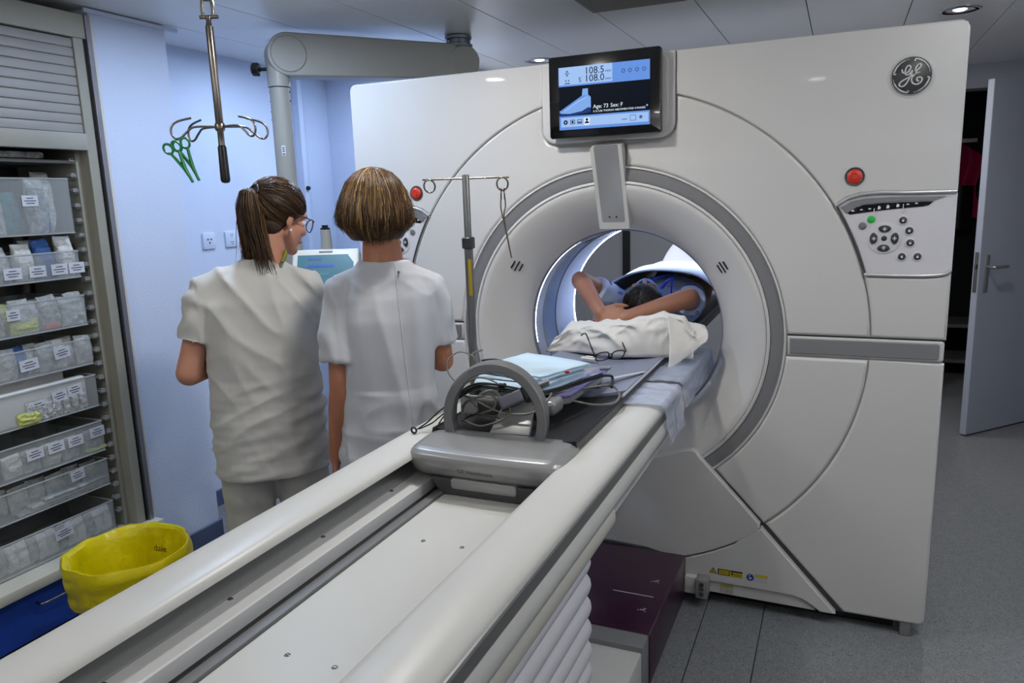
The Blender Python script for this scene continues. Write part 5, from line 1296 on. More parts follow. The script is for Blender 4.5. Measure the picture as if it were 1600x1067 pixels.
single('red_cap', MB().sphere((0.075, -0.73, 1.083), (0.008, 0.006, 0.005), 12), mat('cap_red', (180,30,34), 0.4), 'small red cap on the black lead bundle', 'cap', smooth=60)
# glasses left on the pad
gl = thing('eyeglasses', 'dark-framed eyeglasses lying upside down on the grey-blue pad', 'glasses', (0.03, -0.06, 0.985))
M_fr = mat('frame_dark', (26,20,28), 0.3)
gq = Matrix.Translation((0.030, -0.115, 1.004)) @ Matrix.Rotation(0.80, 4, 'Z') @ Matrix.Rotation(0.50, 4, 'X')
for s in (-1, 1):
    c = [(s*0.034 + 0.027*math.copysign(abs(math.cos(t))**0.7, math.cos(t)), 0, 0.020*math.copysign(abs(math.sin(t))**0.7, math.sin(t))) for t in [2*PI*i/28 for i in range(28)]]
    fr = obj('rim', MB().tube([gq @ Vector(p) for p in c], 0.0027, 6, closed=True), M_fr, gl, 60)
    mb = MB(); mb.plate([(p[0]*1.0, p[2]*1.0) for p in c], -0.0006, 0.0006, 0, 2, gq); obj('lens', mb, mat('lens_glass', (225,230,235), 0.05, alpha=0.18), gl, 0)
    obj('temple', MB().tube(smooth_path([gq @ Vector(p) for p in ((s*0.062, 0, 0.010), (s*0.068, 0.012, 0.012), (s*0.066, 0.09, 0.035), (s*0.062, 0.118, 0.022), (s*0.060, 0.135, 0.0))], 5), 0.0029, 6), M_fr, gl, 60)
obj('bridge', MB().tube(smooth_path([gq @ Vector(p) for p in ((-0.008, 0, 0.004), (0, 0, 0.009), (0.008, 0, 0.004))], 5), 0.0018, 6), M_fr, gl, 60)
mb = MB(); mb.box(-0.033, 0.033, -0.009, 0.009, 0, 0.011, 0.004, 3, Matrix.Translation((-0.055, -0.115, 0.982)) @ Matrix.Rotation(-0.25, 4, 'Z')); mb.box(-0.012, 0.02, -0.006, 0.006, 0.010, 0.016, 0.003, 2, Matrix.Translation((-0.055, -0.115, 0.982)) @ Matrix.Rotation(-0.25, 4, 'Z'))
single('plastic_clip', mb, mat('clip_ivory', (222,218,206), 0.4), 'small ivory plastic clip lying beside the eyeglasses', 'clip')
# ================================================================== people
M_skin = mat('skin', (190,136,112), 0.5, var=0.05, vscale=18, sss=0.12, bump=0.06, bscale=180)
M_skint = mat('skin_tanned', (168,112,84), 0.5, var=0.07, vscale=18, sss=0.10, bump=0.08, bscale=160)
M_cot = mat('cotton_white', (190,189,184), 0.85, var=0.015, vscale=20, sheen=0.15, bump=0.05, bscale=260)
M_cot2 = mat('cotton_cool_white', (190,192,197), 0.85, var=0.015, vscale=20, sheen=0.15, bump=0.05, bscale=260)
M_trs = mat('trouser_white', (182,181,176), 0.85, var=0.02, vscale=20, bump=0.05, bscale=260)
M_eye = mat('eye_white', (225,222,218), 0.2); M_iris = mat('iris_brown', (52,36,26), 0.2)
M_lip = mat('lip', (158,88,82), 0.45)
def strands(paths, r0, r1=None, name='strands'):
    """thin three-sided tubes, every one its own island"""
    V, F_ = [], []
    for P in paths:
        k = len(P); base = len(V); up = None
        for i in range(k):
            d = (P[min(i+1, k-1)] - P[max(i-1, 0)])
            if d.length < 1e-9: d = Vector((0, 0, -1))
            d.normalize(); u = d.orthogonal() if up is None else (up - d*up.dot(d))
            if u.length < 1e-6: u = d.orthogonal()
            u.normalize(); up = u; s = d.cross(u)
            f_ = i/(k-1); r = r0*(1 - 0.75*max(0, (f_-0.6)/0.4)) if r1 is None else r0+(r1-r0)*f_
            for j in range(3): V.append(P[i] + (u*math.cos(2.0944*j) + s*math.sin(2.0944*j))*r)
        for i in range(k-1):
            for j in range(3):
                a = base+3*i; F_.append((a+j, a+(j+1) % 3, a+3+(j+1) % 3, a+3+j))
    me = bpy.data.meshes.new(name); me.from_pydata([tuple(v) for v in V], [], F_); me.update()
    me.polygons.foreach_set('use_smooth', [True]*len(me.polygons)); return me
def ell(t, c, r, m=None): t.sphere(Vector(c), r, 20, m)
def head(t, M, jaw=1.0):
    """head prims in head space (face towards +y) placed by matrix M"""
    h = MB()
    h.sphere(Vector((0, -0.014, 0.028)), (0.072, 0.092, 0.082), 20)
    h.sphere(Vector((0, 0.034, -0.035)), (0.057, 0.052, 0.074), 20)
    h.sphere(Vector((0, 0.066, -0.098)), (0.022, 0.019, 0.017), 14)
    for s in (-1, 1):
        capsule(h, (s*0.052, 0.0, -0.050), (s*0.012, 0.062, -0.096), 0.020, 0.017)
        h.sphere(Vector((s*0.033, 0.060, -0.028)), (0.024, 0.022, 0.022), 12)
        h.sphere(Vector((s*0.030, 0.070, 0.022)), (0.026, 0.014, 0.010), 12)
        h.sphere(Vector((s*0.074, -0.008, -0.008)), (0.007, 0.017, 0.029), 14, Matrix.Rotation(-0.25, 4, 'X') @ Matrix.Rotation(s*0.35, 4, 'Z'))
        h.sphere(Vector((s*0.073, -0.004, -0.034)), (0.006, 0.008, 0.009), 10)
    capsule(h, (0, 0.080, 0.010), (0, 0.103, -0.030), 0.0075, 0.010)
    h.sphere(Vector((0, 0.094, -0.037)), (0.015, 0.010, 0.008), 12)
    h.sphere(Vector((0, 0.080, -0.066)), (0.021, 0.011, 0.010), 12)
    bmesh.ops.transform(h.bm, matrix=M, verts=h.bm.verts)
    me = bpy.data.meshes.new('h'); h.bm.to_mesh(me); h.bm.free(); t.bm.from_mesh(me); bpy.data.meshes.remove(me)
def face_bits(M, parent):
    for s in (-1, 1):
        e = obj('eye', MB().sphere(M @ Vector((s*0.030, 0.073, 0.0)), 0.0115, 14), M_eye, parent, 180, local=True)
        obj('iris', MB().sphere(M @ Vector((s*0.030, 0.0815, 0.0)), 0.0055, 10), M_iris, e, 180, local=True)
    mb = MB(); mb.tube(smooth_path([M @ Vector(p) for p in ((-0.020, 0.083, -0.066), (-0.008, 0.0905, -0.064), (0.008, 0.0905, -0.064), (0.020, 0.083, -0.066))], 4), [0.001]+[0.0035]*11+[0.001], 6)
    obj('lips', mb, M_lip, parent, 180, local=True)
    for s in (-1, 1):
        mb = MB(); mb.tube(smooth_path([M @ Vector(p) for p in ((s*0.012, 0.082, 0.020), (s*0.030, 0.083, 0.026), (s*0.050, 0.070, 0.020))], 4), 0.0022, 5); obj('eyebrow', mb, M_iris, parent, 180, local=True)
def hand(t, wrist, d, n, thumb, sc=1.0, curl=0.35, spread=0.10):
    """wrist point, direction of the fingers d, back-of-hand normal n, thumb = +1/-1 side"""
    d = Vector(d).normalized(); n = Vector(n); n = (n - d*n.dot(d)).normalized(); s = d.cross(n)*thumb; W = Vector(wrist)
    ks = []
    for i in range(4):
        o = (1.5-i)*0.0205*sc
        k = W + d*(0.088-0.006*abs(i-1.2))*sc + s*o
        capsule(t, W + s*o*0.55 + d*0.012*sc, k, 0.0135*sc, 0.0108*sc, 10); ks.append(k)
    for i, k in enumerate(ks):
        L = (0.040, 0.045, 0.042, 0.032)[i]*sc; dd = (d + s*((1.5-i)*spread*0.5)).normalized(); p = k; a = curl*(0.8+0.1*i)
        for q in range(3):
            ax_ = dd.cross(n).normalized(); dd = (Quaternion(ax_, -a) @ dd).normalized()
            p2 = p + dd*L*(1.0, 0.68, 0.52)[q]; capsule(t, p, p2, (0.0092, 0.0084, 0.0076)[q]*sc, (0.0084, 0.0076, 0.0066)[q]*sc, 8); p = p2
    b = W + d*0.026*sc + s*0.026*sc; m1 = b + (d*0.6 + s*0.75 - n*0.25).normalized()*0.040*sc
    capsule(t, W + d*0.016*sc + s*0.010*sc, b, 0.0145*sc, 0.0145*sc, 10); capsule(t, b, m1, 0.0135*sc, 0.0105*sc, 10)
    m2 = m1 + (d*0.85 + s*0.35 - n*0.3).normalized()*0.030*sc; capsule(t, m1, m2, 0.010*sc, 0.0092*sc, 10); capsule(t, m2, m2 + (d*0.95 + s*0.05 - n*0.3).normalized()*0.022*sc, 0.0092*sc, 0.007*sc, 10)
def arm(t, S, E, Wr, r=(0.046, 0.040, 0.036, 0.026)):
    capsule(t, S, E, r[0], r[1]); Em = Vector(E).lerp(Vector(Wr), 0.28); capsule(t, E, Em, r[1], r[2]*1.05); capsule(t, Em, Wr, r[2]*1.05, r[3])
def legs(t, hipx, hipz, cx=0.0, sp=0.09):
    for s in (-1, 1):
        a = Vector((cx+s*sp, 0, hipz)); k = Vector((cx+s*(sp+0.005), 0.02, 0.47)); f_ = Vector((cx+s*(sp+0.008), -0.02, 0.085))
        capsule(t, a, k, 0.085, 0.055); capsule(t, k, k.lerp(f_, 0.35), 0.053, 0.055); capsule(t, k.lerp(f_, 0.35), f_, 0.055, 0.036)
        capsule(t, f_ - Vector((0,0.02,0.04)), f_ + Vector((0, 0.14, -0.05)), 0.038, 0.028)
def shoes(parent, cx, sp):
    for s in (-1, 1):
        t = MB(); x = cx + s*(sp+0.008)
        loft(t, [(0.0, x, 0.03, 0.047, 0.135), (0.02, x, 0.03, 0.050, 0.138), (0.055, x, 0.025, 0.046, 0.128), (0.085, x, -0.01, 0.040, 0.085), (0.10, x, -0.02, 0.034, 0.06)], 24)
        obj('shoe', fuse(t, 0.008, 4), mat('shoe_white', (205,205,205), 0.5), parent, 180, local=True)
def trousers(parent, cx, sp, z1, rx, ry, seed, m):
    t = MB()
    loft(t, [(0.70, cx, 0, rx*0.96, ry), (0.80, cx, 0, rx, ry), (0.90, cx, 0, rx*0.97, ry*0.98), (z1, cx, 0, rx*0.9, ry*0.92)], 28)
    for s in (-1, 1):
        a = Vector((cx+s*sp, 0, 0.74)); k = Vector((cx+s*(sp+0.005), 0.02, 0.46)); f_ = Vector((cx+s*(sp+0.006), -0.02, 0.07))
        capsule(t, a, k, 0.108, 0.088); capsule(t, k, f_, 0.088, 0.082, flat1=True)
    me = fuse(t, 0.011, 5)
    def fd(co, n):
        return 0.006*noise.noise((co.x*7+seed, co.y*7, co.z*11)) + 0.004*noise.noise((co.x*16+seed, co.y*16, co.z*9)) + 0.004*math.sin(co.z*60+8*noise.noise((co.x*6, co.y*6, co.z*3+seed)))*max(0, 1-abs(co.z-0.68)/0.12)
    displace(me, fd); return obj('trousers', me, m, parent, 180, local=True)

# ------------------------------------------------------------------ woman with the ponytail
BX = -0.045
w1 = thing('person', 'woman with brown ponytail and glasses in white scrubs standing left of the table', 'person', (-1.05, -0.70, 0), math.radians(41.56))
Hm = Matrix.Translation((0.055, 0.045, 1.556)) @ Matrix.Rotation(math.radians(-58), 4, 'Z') @ Matrix.Rotation(math.radians(-16), 4, 'X') @ Matrix.Diagonal((1.03, 1.03, 1.06, 1))
t = MB()
head(t, Hm)
capsule(t, Hm @ Vector((0, -0.030, -0.045)), (BX+0.035, -0.005, 1.385), 0.053, 0.062)
loft(t, [(0.86, BX, 0, 0.165, 0.11), (1.0, BX, 0, 0.145, 0.10), (1.15, BX, 0, 0.15, 0.10), (1.28, BX, 0, 0.145, 0.085), (1.36, BX, 0, 0.09, 0.055)], 24)
SL, SR = (BX-0.172, 0, 1.318), (BX+0.178, 0.02, 1.312)
EL, ER = (BX-0.252, -0.015, 1.035), (BX+0.245, 0.06, 1.06)
WL, WR = (BX-0.13, 0.20, 1.035), (BX+0.10, 0.27, 1.10)
arm(t, SL, EL, WL, (0.038, 0.046, 0.042, 0.028)); arm(t, SR, ER, WR, (0.038, 0.046, 0.042, 0.028))
hand(t, WL, (0.75, 0.6, 0.0), (-0.3, 0.2, 1), 1, 0.95, 0.3); hand(t, WR, (-0.7, 0.6, 0.05), (0.3, 0.2, 1), -1, 0.95, 0.3)
legs(t, BX, 0.84, BX, 0.085)
obj('body', fuse(t, 0.0062, 5), M_skin, w1, 180, local=True)
face_bits(Hm, w1)
t = MB()
loft(t, [(0.640, BX-0.002, 0, 0.202, 0.150), (0.72, BX, 0, 0.203, 0.150), (0.84, BX, 0, 0.204, 0.150), (0.98, BX, 0, 0.196, 0.140), (1.10, BX, 0, 0.196, 0.135), (1.20, BX, 0, 0.192, 0.128), (1.27, BX, 0, 0.182, 0.118), (1.34, BX, 0, 0.135, 0.094), (1.395, BX+0.012, 0.0, 0.086, 0.072), (1.42, BX+0.015, 0.0, 0.074, 0.066)], 36, 2.5)
for S, E, s in ((SL, EL, -1), (SR, ER, 1)):
    S = Vector(S); E = Vector(E); d = (E-S).normalized()
    capsule(t, Vector((BX+s*0.075, 0, 1.362)), S + Vector((0,0,0.004)), 0.046, 0.058)
    capsule(t, S, S + d*0.185, 0.060, 0.074, flat1=True, n=22)
me = fuse(t, 0.0075, 6)
def fold1(co, n):
    back = max(0, -n.y)
    low = max(0, min(1, (1.15-co.z)/0.25)); 
    q = co.x*0.85 + (co.z-1.3)*0.55
    f_ = 0.006*noise.noise((co.x*5+3, co.y*5, co.z*5))
    f_ += 0.012*(1-abs(noise.noise((q*11, co.y*4, (co.z-co.x)*2.2+5))))**5*(1-low*0.85)
    f_ += low*(0.0060*(1-abs(noise.noise((co.x*2.6+1, co.y*3, co.z*13-co.x*4+7))))**6 + 0.003*noise.noise((co.x*8, co.y*8, co.z*40)))
    right = max(0, min(1, (co.x-0.02)/0.12))
    f_ += right*low*0.010*math.sin(co.z*70 - co.x*30 + 5*noise.noise((co.x*5, co.y*5, co.z*5)))*0.6
    if abs(co.x-BX) > 0.20: f_ += 0.004*math.sin(co.z*60+co.y*40+4*noise.noise((co.x*9, co.y*9, co.z*9)))
    return f_ - 0.006
displace(me, fold1)
obj('tunic', me, M_cot, w1, 180, local=True, label='loose white short-sleeved tunic')
trousers(w1, BX, 0.095, 0.95, 0.185, 0.135, 2.0, M_trs)
shoes(w1, BX, 0.085)
# collar ring (yellow-green strap glimpsed at the neck)
obj('neck_strap', MB().tube(smooth_path([(BX+0.09, -0.055, 1.405), (BX+0.105, -0.035, 1.432), (BX+0.10, 0.01, 1.44), (BX+0.07, 0.05, 1.425)], 5), 0.007, 8), mat('strap_olive', (120,122,30), 0.6), w1, 180, local=True)
# hair
HB = [(0.0, (34,22,14)), (0.35, (56,38,24)), (0.7, (82,58,36)), (0.93, (110,80,50)), (1.0, (132,98,62))]
M_hair1 = mat('hair_brown', (56,40,26), 0.36, island=HB)
M_hairb = mat('hair_brown_base', (58,41,28), 0.5, var=0.25, vscale=40)
hr = random.Random(3)
t = MB(); t.sphere(Vector((0, -0.018, 0.034)), (0.0785, 0.0975, 0.086), 28); t.sphere(Vector((0, -0.045, -0.03)), (0.066, 0.055, 0.055), 20)
me = fuse(t, 0.006, 3)
for v in me.vertices: pass
cut(me, (0, 0.074, 0.052), Vector((0, 0.70, -0.72)).normalized())
me.transform(Hm)
hcap = obj('hair', me, M_hairb, w1, 180, local=True, label='brown hair swept back into a ponytail')
TIE = Vector((0.0, -0.105, 0.058))
cen = Vector((0, -0.018, 0.034)); RAD = Vector((0.0800, 0.0990, 0.0880))
def on_cap(d, lift=0.0):
    d = d.normalized(); k = 1/math.sqrt((d.x/RAD.x)**2 + (d.y/RAD.y)**2 + (d.z/RAD.z)**2); return cen + d*(k+lift)
paths = []
td = (TIE-cen).normalized()
for i in range(1500):
    # hairline: forehead, temples, behind the ears, nape
    a = hr.uniform(-PI, PI)
    if hr.random() < 0.75:
        ang = hr.uniform(0, PI); s = hr.choice((-1, 1))
        y = 0.078 - 0.150*(ang/PI); z = 0.062 - 0.150*(ang/PI)**0.95 
        x = s*0.08*math.sin(min(1, ang/PI*1.6+0.03)*PI*0.62)
        st = Vector((x, y, z)) - cen
    else:
        st = Vector((hr.uniform(-1, 1)*0.07, hr.uniform(-0.06, 0.08), 0.08))
    lift = hr.uniform(0.0005, 0.004); sd = st.normalized(); P = []
    j = Vector((hr.gauss(0, 0.010), 0, hr.gauss(0, 0.010)))
    for k in range(11):
        f_ = k/10; dd = sd.lerp(td, f_*f_*(3-2*f_)*0.5+f_*0.5)
        dd += Vector((0, 0, 0.10*math.sin(f_*PI)))*(1 if st.z > -0.02 else -0.1)
        P.append(Hm @ (on_cap(dd, lift) + j*f_))
    paths.append(P)
obj('hair_strand', strands(paths, 0.0011), M_hair1, hcap, 180, local=True)['kind'] = 'stuff'
T0_ = Hm @ TIE; bk = (Hm.to_3x3() @ Vector((0, -1, 0.25))).normalized(); sdv = (Hm.to_3x3() @ Vector((1, 0, 0))).normalized()
obj('hair_tie', MB().tube([T0_ + bk*0.012 + sdv*0.024*math.cos(a) + bk.cross(sdv)*0.024*math.sin(a) for a in [2*PI*i/20 for i in range(20)]], 0.007, 8, closed=True), M_black, hcap, 180, local=True)
paths = []
for i in range(1500):
    a = hr.uniform(0, 2*PI); q = math.sqrt(hr.random()); L = hr.uniform(0.265, 0.345) - 0.03*q
    o = (sdv*math.cos(a) + bk*math.sin(a)*0.8)*q
    off = Vector((0.012, 0.0, 0.0)); wv = hr.uniform(0, 6); P = []
    cu = hr.gauss(0, 0.010)
    for k in range(13):
        f_ = k/12
        w_ = 0.016 + 0.044*min(1, f_*3.2) - 0.012*max(0, f_-0.55)*2 + 0.006*max(0, f_-0.8)*5
        p = T0_ + bk*(0.014 + 0.030*min(1, f_*5)) + o*w_ + Vector((0, 0, 0.016*math.sin(min(1, f_*4)*PI) - L*f_)) + off*f_
        p += sdv*(cu*f_*f_*2.2 + 0.007*math.sin(wv*0.25 + f_*8)*f_) + bk*(0.004*math.cos(wv*1.7+f_*6)*f_) + sdv*0.010*math.sin(f_*3)*(a < PI)
        P.append(p)
    paths.append(P)
obj('ponytail', strands(paths, 0.0013), M_hair1, hcap, 180, local=True)['kind'] = 'stuff'
t = MB(); pts = [T0_ + bk*(0.012+0.030*min(1, f_*5)) + Vector((0.012*f_, 0, 0.016*math.sin(min(1, f_*4)*PI)-0.29*f_)) for f_ in [i/10 for i in range(11)]]
t.tube(pts, [0.014, 0.028, 0.037, 0.041, 0.042, 0.041, 0.038, 0.034, 0.029, 0.022, 0.010], 18); obj('ponytail_core', t, M_hairb, hcap, 180, local=True)
# glasses and ear stud
gl = Hm
spx = obj('glasses', MB().tube(smooth_path([Hm @ Vector(p) for p in ((-0.010, 0.098, 0.004), (0, 0.101, 0.008), (0.010, 0.098, 0.004))], 4), 0.0018, 6), mat('tortoise', (78,46,32), 0.3), w1, 180, local=True, label='brown tortoiseshell glasses')
for s in (-1, 1):
    rp = [Hm @ Vector((s*0.034 + 0.025*math.cos(a), 0.100 - 0.010*abs(math.cos(a))*(1 if math.cos(a)*s > 0 else 0.2) + 0.004, -0.004 + 0.022*math.sin(a))) for a in [2*PI*i/26 for i in range(26)]]
    obj('rim', MB().tube(rp, 0.0022, 6, closed=True), MATS['tortoise'], spx, 180, local=True)
    obj('temple', MB().tube(smooth_path([Hm @ Vector(p) for p in ((s*0.058, 0.094, 0.006), (s*0.070, 0.085, 0.010), (s*0.076, 0.03, 0.014), (s*0.078, -0.012, 0.012))], 4), 0.0021, 6), MATS['tortoise'], spx, 180, local=True)
    b = bmesh.new(); vs_ = [b.verts.new(p) for p in rp]; b.faces.new(vs_); mb = MB(); mb.merge(b); obj('lens', mb, mat('lens_glass', (225,230,235), 0.05, alpha=0.18), spx, 0, local=True)
    obj('ear_stud', MB().sphere(Hm @ Vector((s*0.080, -0.004, -0.042)), 0.0048, 12), mat('pearl', (236,232,226), 0.15), w1, 180, local=True)

# ------------------------------------------------------------------ short-haired woman
w2 = thing('person', 'woman with short blond-streaked hair in white scrubs standing beside the table rail', 'person', (-0.57, -0.66, 0), math.radians(32.85))
CX2 = -0.020
Hm2 = Matrix.Translation((-0.032, 0.030, 1.580)) @ Matrix.Rotation(math.radians(14), 4, 'Z') @ Matrix.Rotation(math.radians(-8), 4, 'X')
t = MB(); head(t, Hm2)
capsule(t, Hm2 @ Vector((0, -0.028, -0.05)), (CX2-0.002, -0.010, 1.385), 0.058, 0.070)
loft(t, [(0.86, CX2, 0, 0.15, 0.105), (1.0, CX2, 0, 0.125, 0.095), (1.15, CX2, 0, 0.13, 0.095), (1.29, CX2, 0, 0.145, 0.085), (1.375, CX2, 0, 0.10, 0.06)], 24)
SL2, SR2 = (CX2-0.150, 0.0, 1.315), (CX2+0.152, 0.02, 1.312)
EL2, ER2 = (CX2-0.165, -0.030, 0.985), (CX2+0.182, 0.05, 1.045)
WL2, WR2 = (CX2-0.205, 0.03, 0.730), (CX2+0.07, 0.25, 1.06)
arm(t, SL2, EL2, WL2, (0.046, 0.043, 0.040, 0.027)); arm(t, SR2, ER2, WR2, (0.044, 0.040, 0.037, 0.026))
hand(t, WL2, (-0.12, 0.25, -1), (-1, 0.1, 0), -1, 0.95, 0.3); hand(t, WR2, (-0.8, 0.55, 0), (0.2, 0.2, 1), -1, 0.95, 0.3)
legs(t, CX2, 0.84, CX2, 0.078)
obj('body', fuse(t, 0.0062, 5), M_skint, w2, 180, local=True)
face_bits(Hm2, w2)
t = MB()
loft(t, [(0.66, CX2, 0, 0.182, 0.140), (0.75, CX2, 0, 0.176, 0.138), (0.86, CX2, 0, 0.166, 0.132), (0.98, CX2, 0, 0.158, 0.125), (1.10, CX2, 0, 0.162, 0.122), (1.21, CX2, 0, 0.168, 0.118), (1.29, CX2, 0, 0.166, 0.106), (1.335, CX2, 0, 0.146, 0.092), (1.370, CX2, -0.001, 0.118, 0.084), (1.398, CX2, -0.002, 0.095, 0.078), (1.412, CX2+0.003, -0.004, 0.087, 0.074)], 36, 2.2)
for S, E, s, L in ((SL2, EL2, -1, 0.235), (SR2, ER2, 1, 0.20)):
    S = Vector(S); E = Vector(E); d = (E-S).normalized()
    capsule(t, Vector((CX2+s*0.075, 0, 1.352)), S + Vector((0,0,0.003)), 0.048, 0.058)
    capsule(t, S, S + d*L, 0.060, 0.074, flat1=True, n=22)
me = fuse(t, 0.0075, 6)
def fold2(co, n):
    up = max(0, min(1, (co.z-1.22)/0.12))
    f_ = 0.019*(1-0.75*up)*(1-abs(noise.noise((co.x*8.5+2+0.8*(co.z-1.1), co.y*5, co.z*1.4+1))))**4
    f_ += 0.005*noise.noise((co.x*6+9, co.y*6, co.z*6))
    f_ += 0.004*up*(1-abs(noise.noise((co.x*9+4, co.y*6, co.z*14))))**4
    if co.z < 0.98: f_ += 0.005*(1-abs(noise.noise((co.x*4, co.y*3, co.z*13+3))))**4
    if abs(co.x-CX2) > 0.17: f_ += 0.003*math.sin(co.x*90+co.z*25+5*noise.noise((co.x*8, co.y*8, co.z*8)))
    f_ *= 1 - max(0, min(1, (co.z-1.36)/0.04))
    return f_ - 0.010*(1 - max(0, min(1, (co.z-1.36)/0.04)))
displace(me, fold2)
tn = obj('tunic', me, M_cot2, w2, 180, local=True, label='loose white short-sleeved tunic with a back seam')
bv = BVHTree.FromPolygons([v.co for v in me.vertices], [p.vertices for p in me.polygons])
pts = []
for i in range(40):
    z = 1.405 - 0.55*i/39; x = CX2 + 0.048 - 0.012*math.cos(i/39*2) + 0.012*i/39
    hit = bv.ray_cast(Vector((x, -0.5, z)), Vector((0, 1, 0)))
    if hit[0]: pts.append(hit[0] + Vector((0, -0.0006, 0)))
obj('back_seam', MB().tube(pts, 0.0022, 5), M_cot2, tn, 180, local=True)
if pts: obj('snap_button', MB().sphere(pts[2] + Vector((0.010, -0.002, 0)), 0.0045, 10), M_grey, tn, 180, local=True)
trousers(w2, CX2, 0.088, 0.95, 0.165, 0.125, 7.0, M_cot2)
shoes(w2, CX2, 0.078)
# bob hair
HB2 = [(0.0, (48,33,20)), (0.45, (74,53,32)), (0.78, (100,74,44)), (0.93, (140,106,62)), (1.0, (196,162,104))]
M_hair2 = mat('hair_blond_streaked', (90,66,40), 0.36, island=HB2)
M_hair2b = mat('hair_dark_base', (58,40,25), 0.5, var=0.25, vscale=40)
hc2 = Vector((-0.037, 0.006, 1.712))          # crown
BOB = [(0.0, 0.0), (0.006, 0.030), (0.02, 0.057), (0.045, 0.082), (0.08, 0.101), (0.12, 0.113), (0.155, 0.1185), (0.185, 0.117), (0.205, 0.105), (0.225, 0.088), (0.245, 0.076), (0.27, 0.070)]
BL = [0.0]
for (a, b), (c, d) in zip(BOB, BOB[1:]): BL.append(BL[-1] + math.hypot(c-a, d-b))
def bobp(l):
    for i in range(len(BL)-1):
        if l <= BL[i+1]:
            f_ = (l-BL[i])/(BL[i+1]-BL[i]); return (BOB[i][0]+(BOB[i+1][0]-BOB[i][0])*f_, BOB[i][1]+(BOB[i+1][1]-BOB[i][1])*f_)
    return BOB[-1]
t = MB(); rings = []
loft(t, [(hc2.z - dz, hc2.x, hc2.y, r_*0.925+0.0005, r_*0.99+0.0005) for dz, r_ in [(b[0]+0.008, b[1]) for b in BOB[1:10]]][::-1], 30, 2.0)
me = fuse(t, 0.007, 3); cut(me, (0, 0.080, 0), Vector((0, 1, 0)))
hcap2 = obj('hair', me, M_hair2b, w2, 180, local=True, label='short layered hair with blond streaks')
paths = []
for i in range(4200):
    a = hr.uniform(0, 2*PI); front = math.sin(a)          # +y is the face side
    if front > 0.72: continue
    back = max(0, -front)
    l1 = 0.235 + 0.060*back**1.5 + hr.gauss(0, 0.014)
    if hr.random() < 0.35: l1 -= hr.uniform(0.0, 0.06)
    l0 = hr.uniform(0.0, 0.13) if hr.random() < 0.7 else hr.uniform(0.05, 0.19)
    lift = hr.uniform(-0.004, 0.006); tw = hr.gauss(0, 0.10); fl = hr.gauss(0.002, 0.006); P = []
    for k in range(11):
        l = l0 + (l1-l0)*k/10; dz, r_ = bobp(l); aa_ = a + tw*k/10
        e = r_ + lift*min(1, r_/0.05) + fl*max(0, k/10-0.6)*2.5
        p = hc2 + Vector((math.cos(aa_)*e, math.sin(aa_)*e*1.06, -dz + lift*0.6))
        p += Vector((noise.noise((p.x*26, p.y*26, p.z*16)), noise.noise((p.x*26+9, p.y*26, p.z*16)), 0.3*noise.noise((p.x*20, p.y*20+5, i*0.37))))*0.008*(k/10)
        P.append(p)
    paths.append(P)
obj('hair_strand', strands(paths, 0.00125), M_hair2, hcap2, 180, local=True)['kind'] = 'stuff'
for s in (-1, 1): obj('ear_stud', MB().sphere(Hm2 @ Vector((s*0.082, -0.004, -0.046)), 0.006, 12), MATS['pearl'], w2, 180, local=True)
# ------------------------------------------------------------------ patient on the table
PX = 0.045
pt = thing('person', 'patient lying on the table inside the bore with arms folded above the head', 'person', (PX, 1.0, 0.985))
# head space: face (+y) points up, crown (+z) points towards the camera (-Y)
Hp = Matrix.Translation((PX+0.002, 0.345, 1.142)) @ Matrix.Rotation(math.radians(8), 4, 'Z') @ Matrix(((1,0,0,0),(0,0,-1,0),(0,1,0,0),(0,0,0,1))) @ Matrix.Rotation(math.radians(-14), 4, 'X')
t = MB(); head(t, Hp)
capsule(t, (PX, 0.42, 1.12), (PX, 0.52, 1.09), 0.055, 0.062)
# trunk lofted along y: rings as horizontal superellipses then turned
tt = MB(); loft(tt, [(0.0, 0, 0, 0.10, 0.06), (0.05, 0, 0, 0.18, 0.085), (0.18, 0, 0, 0.175, 0.105), (0.38, 0, 0, 0.15, 0.10), (0.55, 0, 0, 0.17, 0.10), (0.66, 0, 0, 0.15, 0.09)], 26)
mm = Matrix.Translation((PX, 0.50, 1.085)) @ Matrix.Rotation(-PI/2, 4, 'X')
bmesh.ops.transform(tt.bm, matrix=mm, verts=tt.bm.verts); me = bpy.data.meshes.new('q'); tt.bm.to_mesh(me); tt.bm.free(); t.bm.from_mesh(me)
for s in (-1, 1):
    capsule(t, (PX+s*0.085, 1.10, 1.075), (PX+s*0.10, 1.42, 1.20), 0.082, 0.055); capsule(t, (PX+s*0.10, 1.42, 1.20), (PX+s*0.09, 1.80, 1.06), 0.055, 0.038)
    capsule(t, (PX+s*0.09, 1.80, 1.045), (PX+s*0.095, 1.85, 1.13), 0.036, 0.028)
sL, eL, wL = (PX-0.165, 0.52, 1.115), (-0.232, 0.335, 1.235), (-0.088, 0.150, 1.125)
sR, eR, wR = (PX+0.165, 0.52, 1.115), (0.245, 0.315, 1.170), (0.030, 0.150, 1.112)
arm(t, sL, eL, wL, (0.050, 0.042, 0.038, 0.028)); arm(t, sR, eR, wR, (0.050, 0.042, 0.038, 0.028))
hand(t, wL, (0.85, -0.18, -0.10), (-0.1, -0.75, 0.65), -1, 0.95, 0.42); hand(t, wR, (-0.95, -0.12, 0.05), (0.1, -0.5, 0.85), 1, 0.95, 0.42)
M_skinp = mat('skin_patient', (158,110,86), 0.5, var=0.05, vscale=18, sss=0.10, bump=0.06, bscale=180)
me = fuse(t, 0.0062, 5)
obj('body', me, M_skinp, pt)
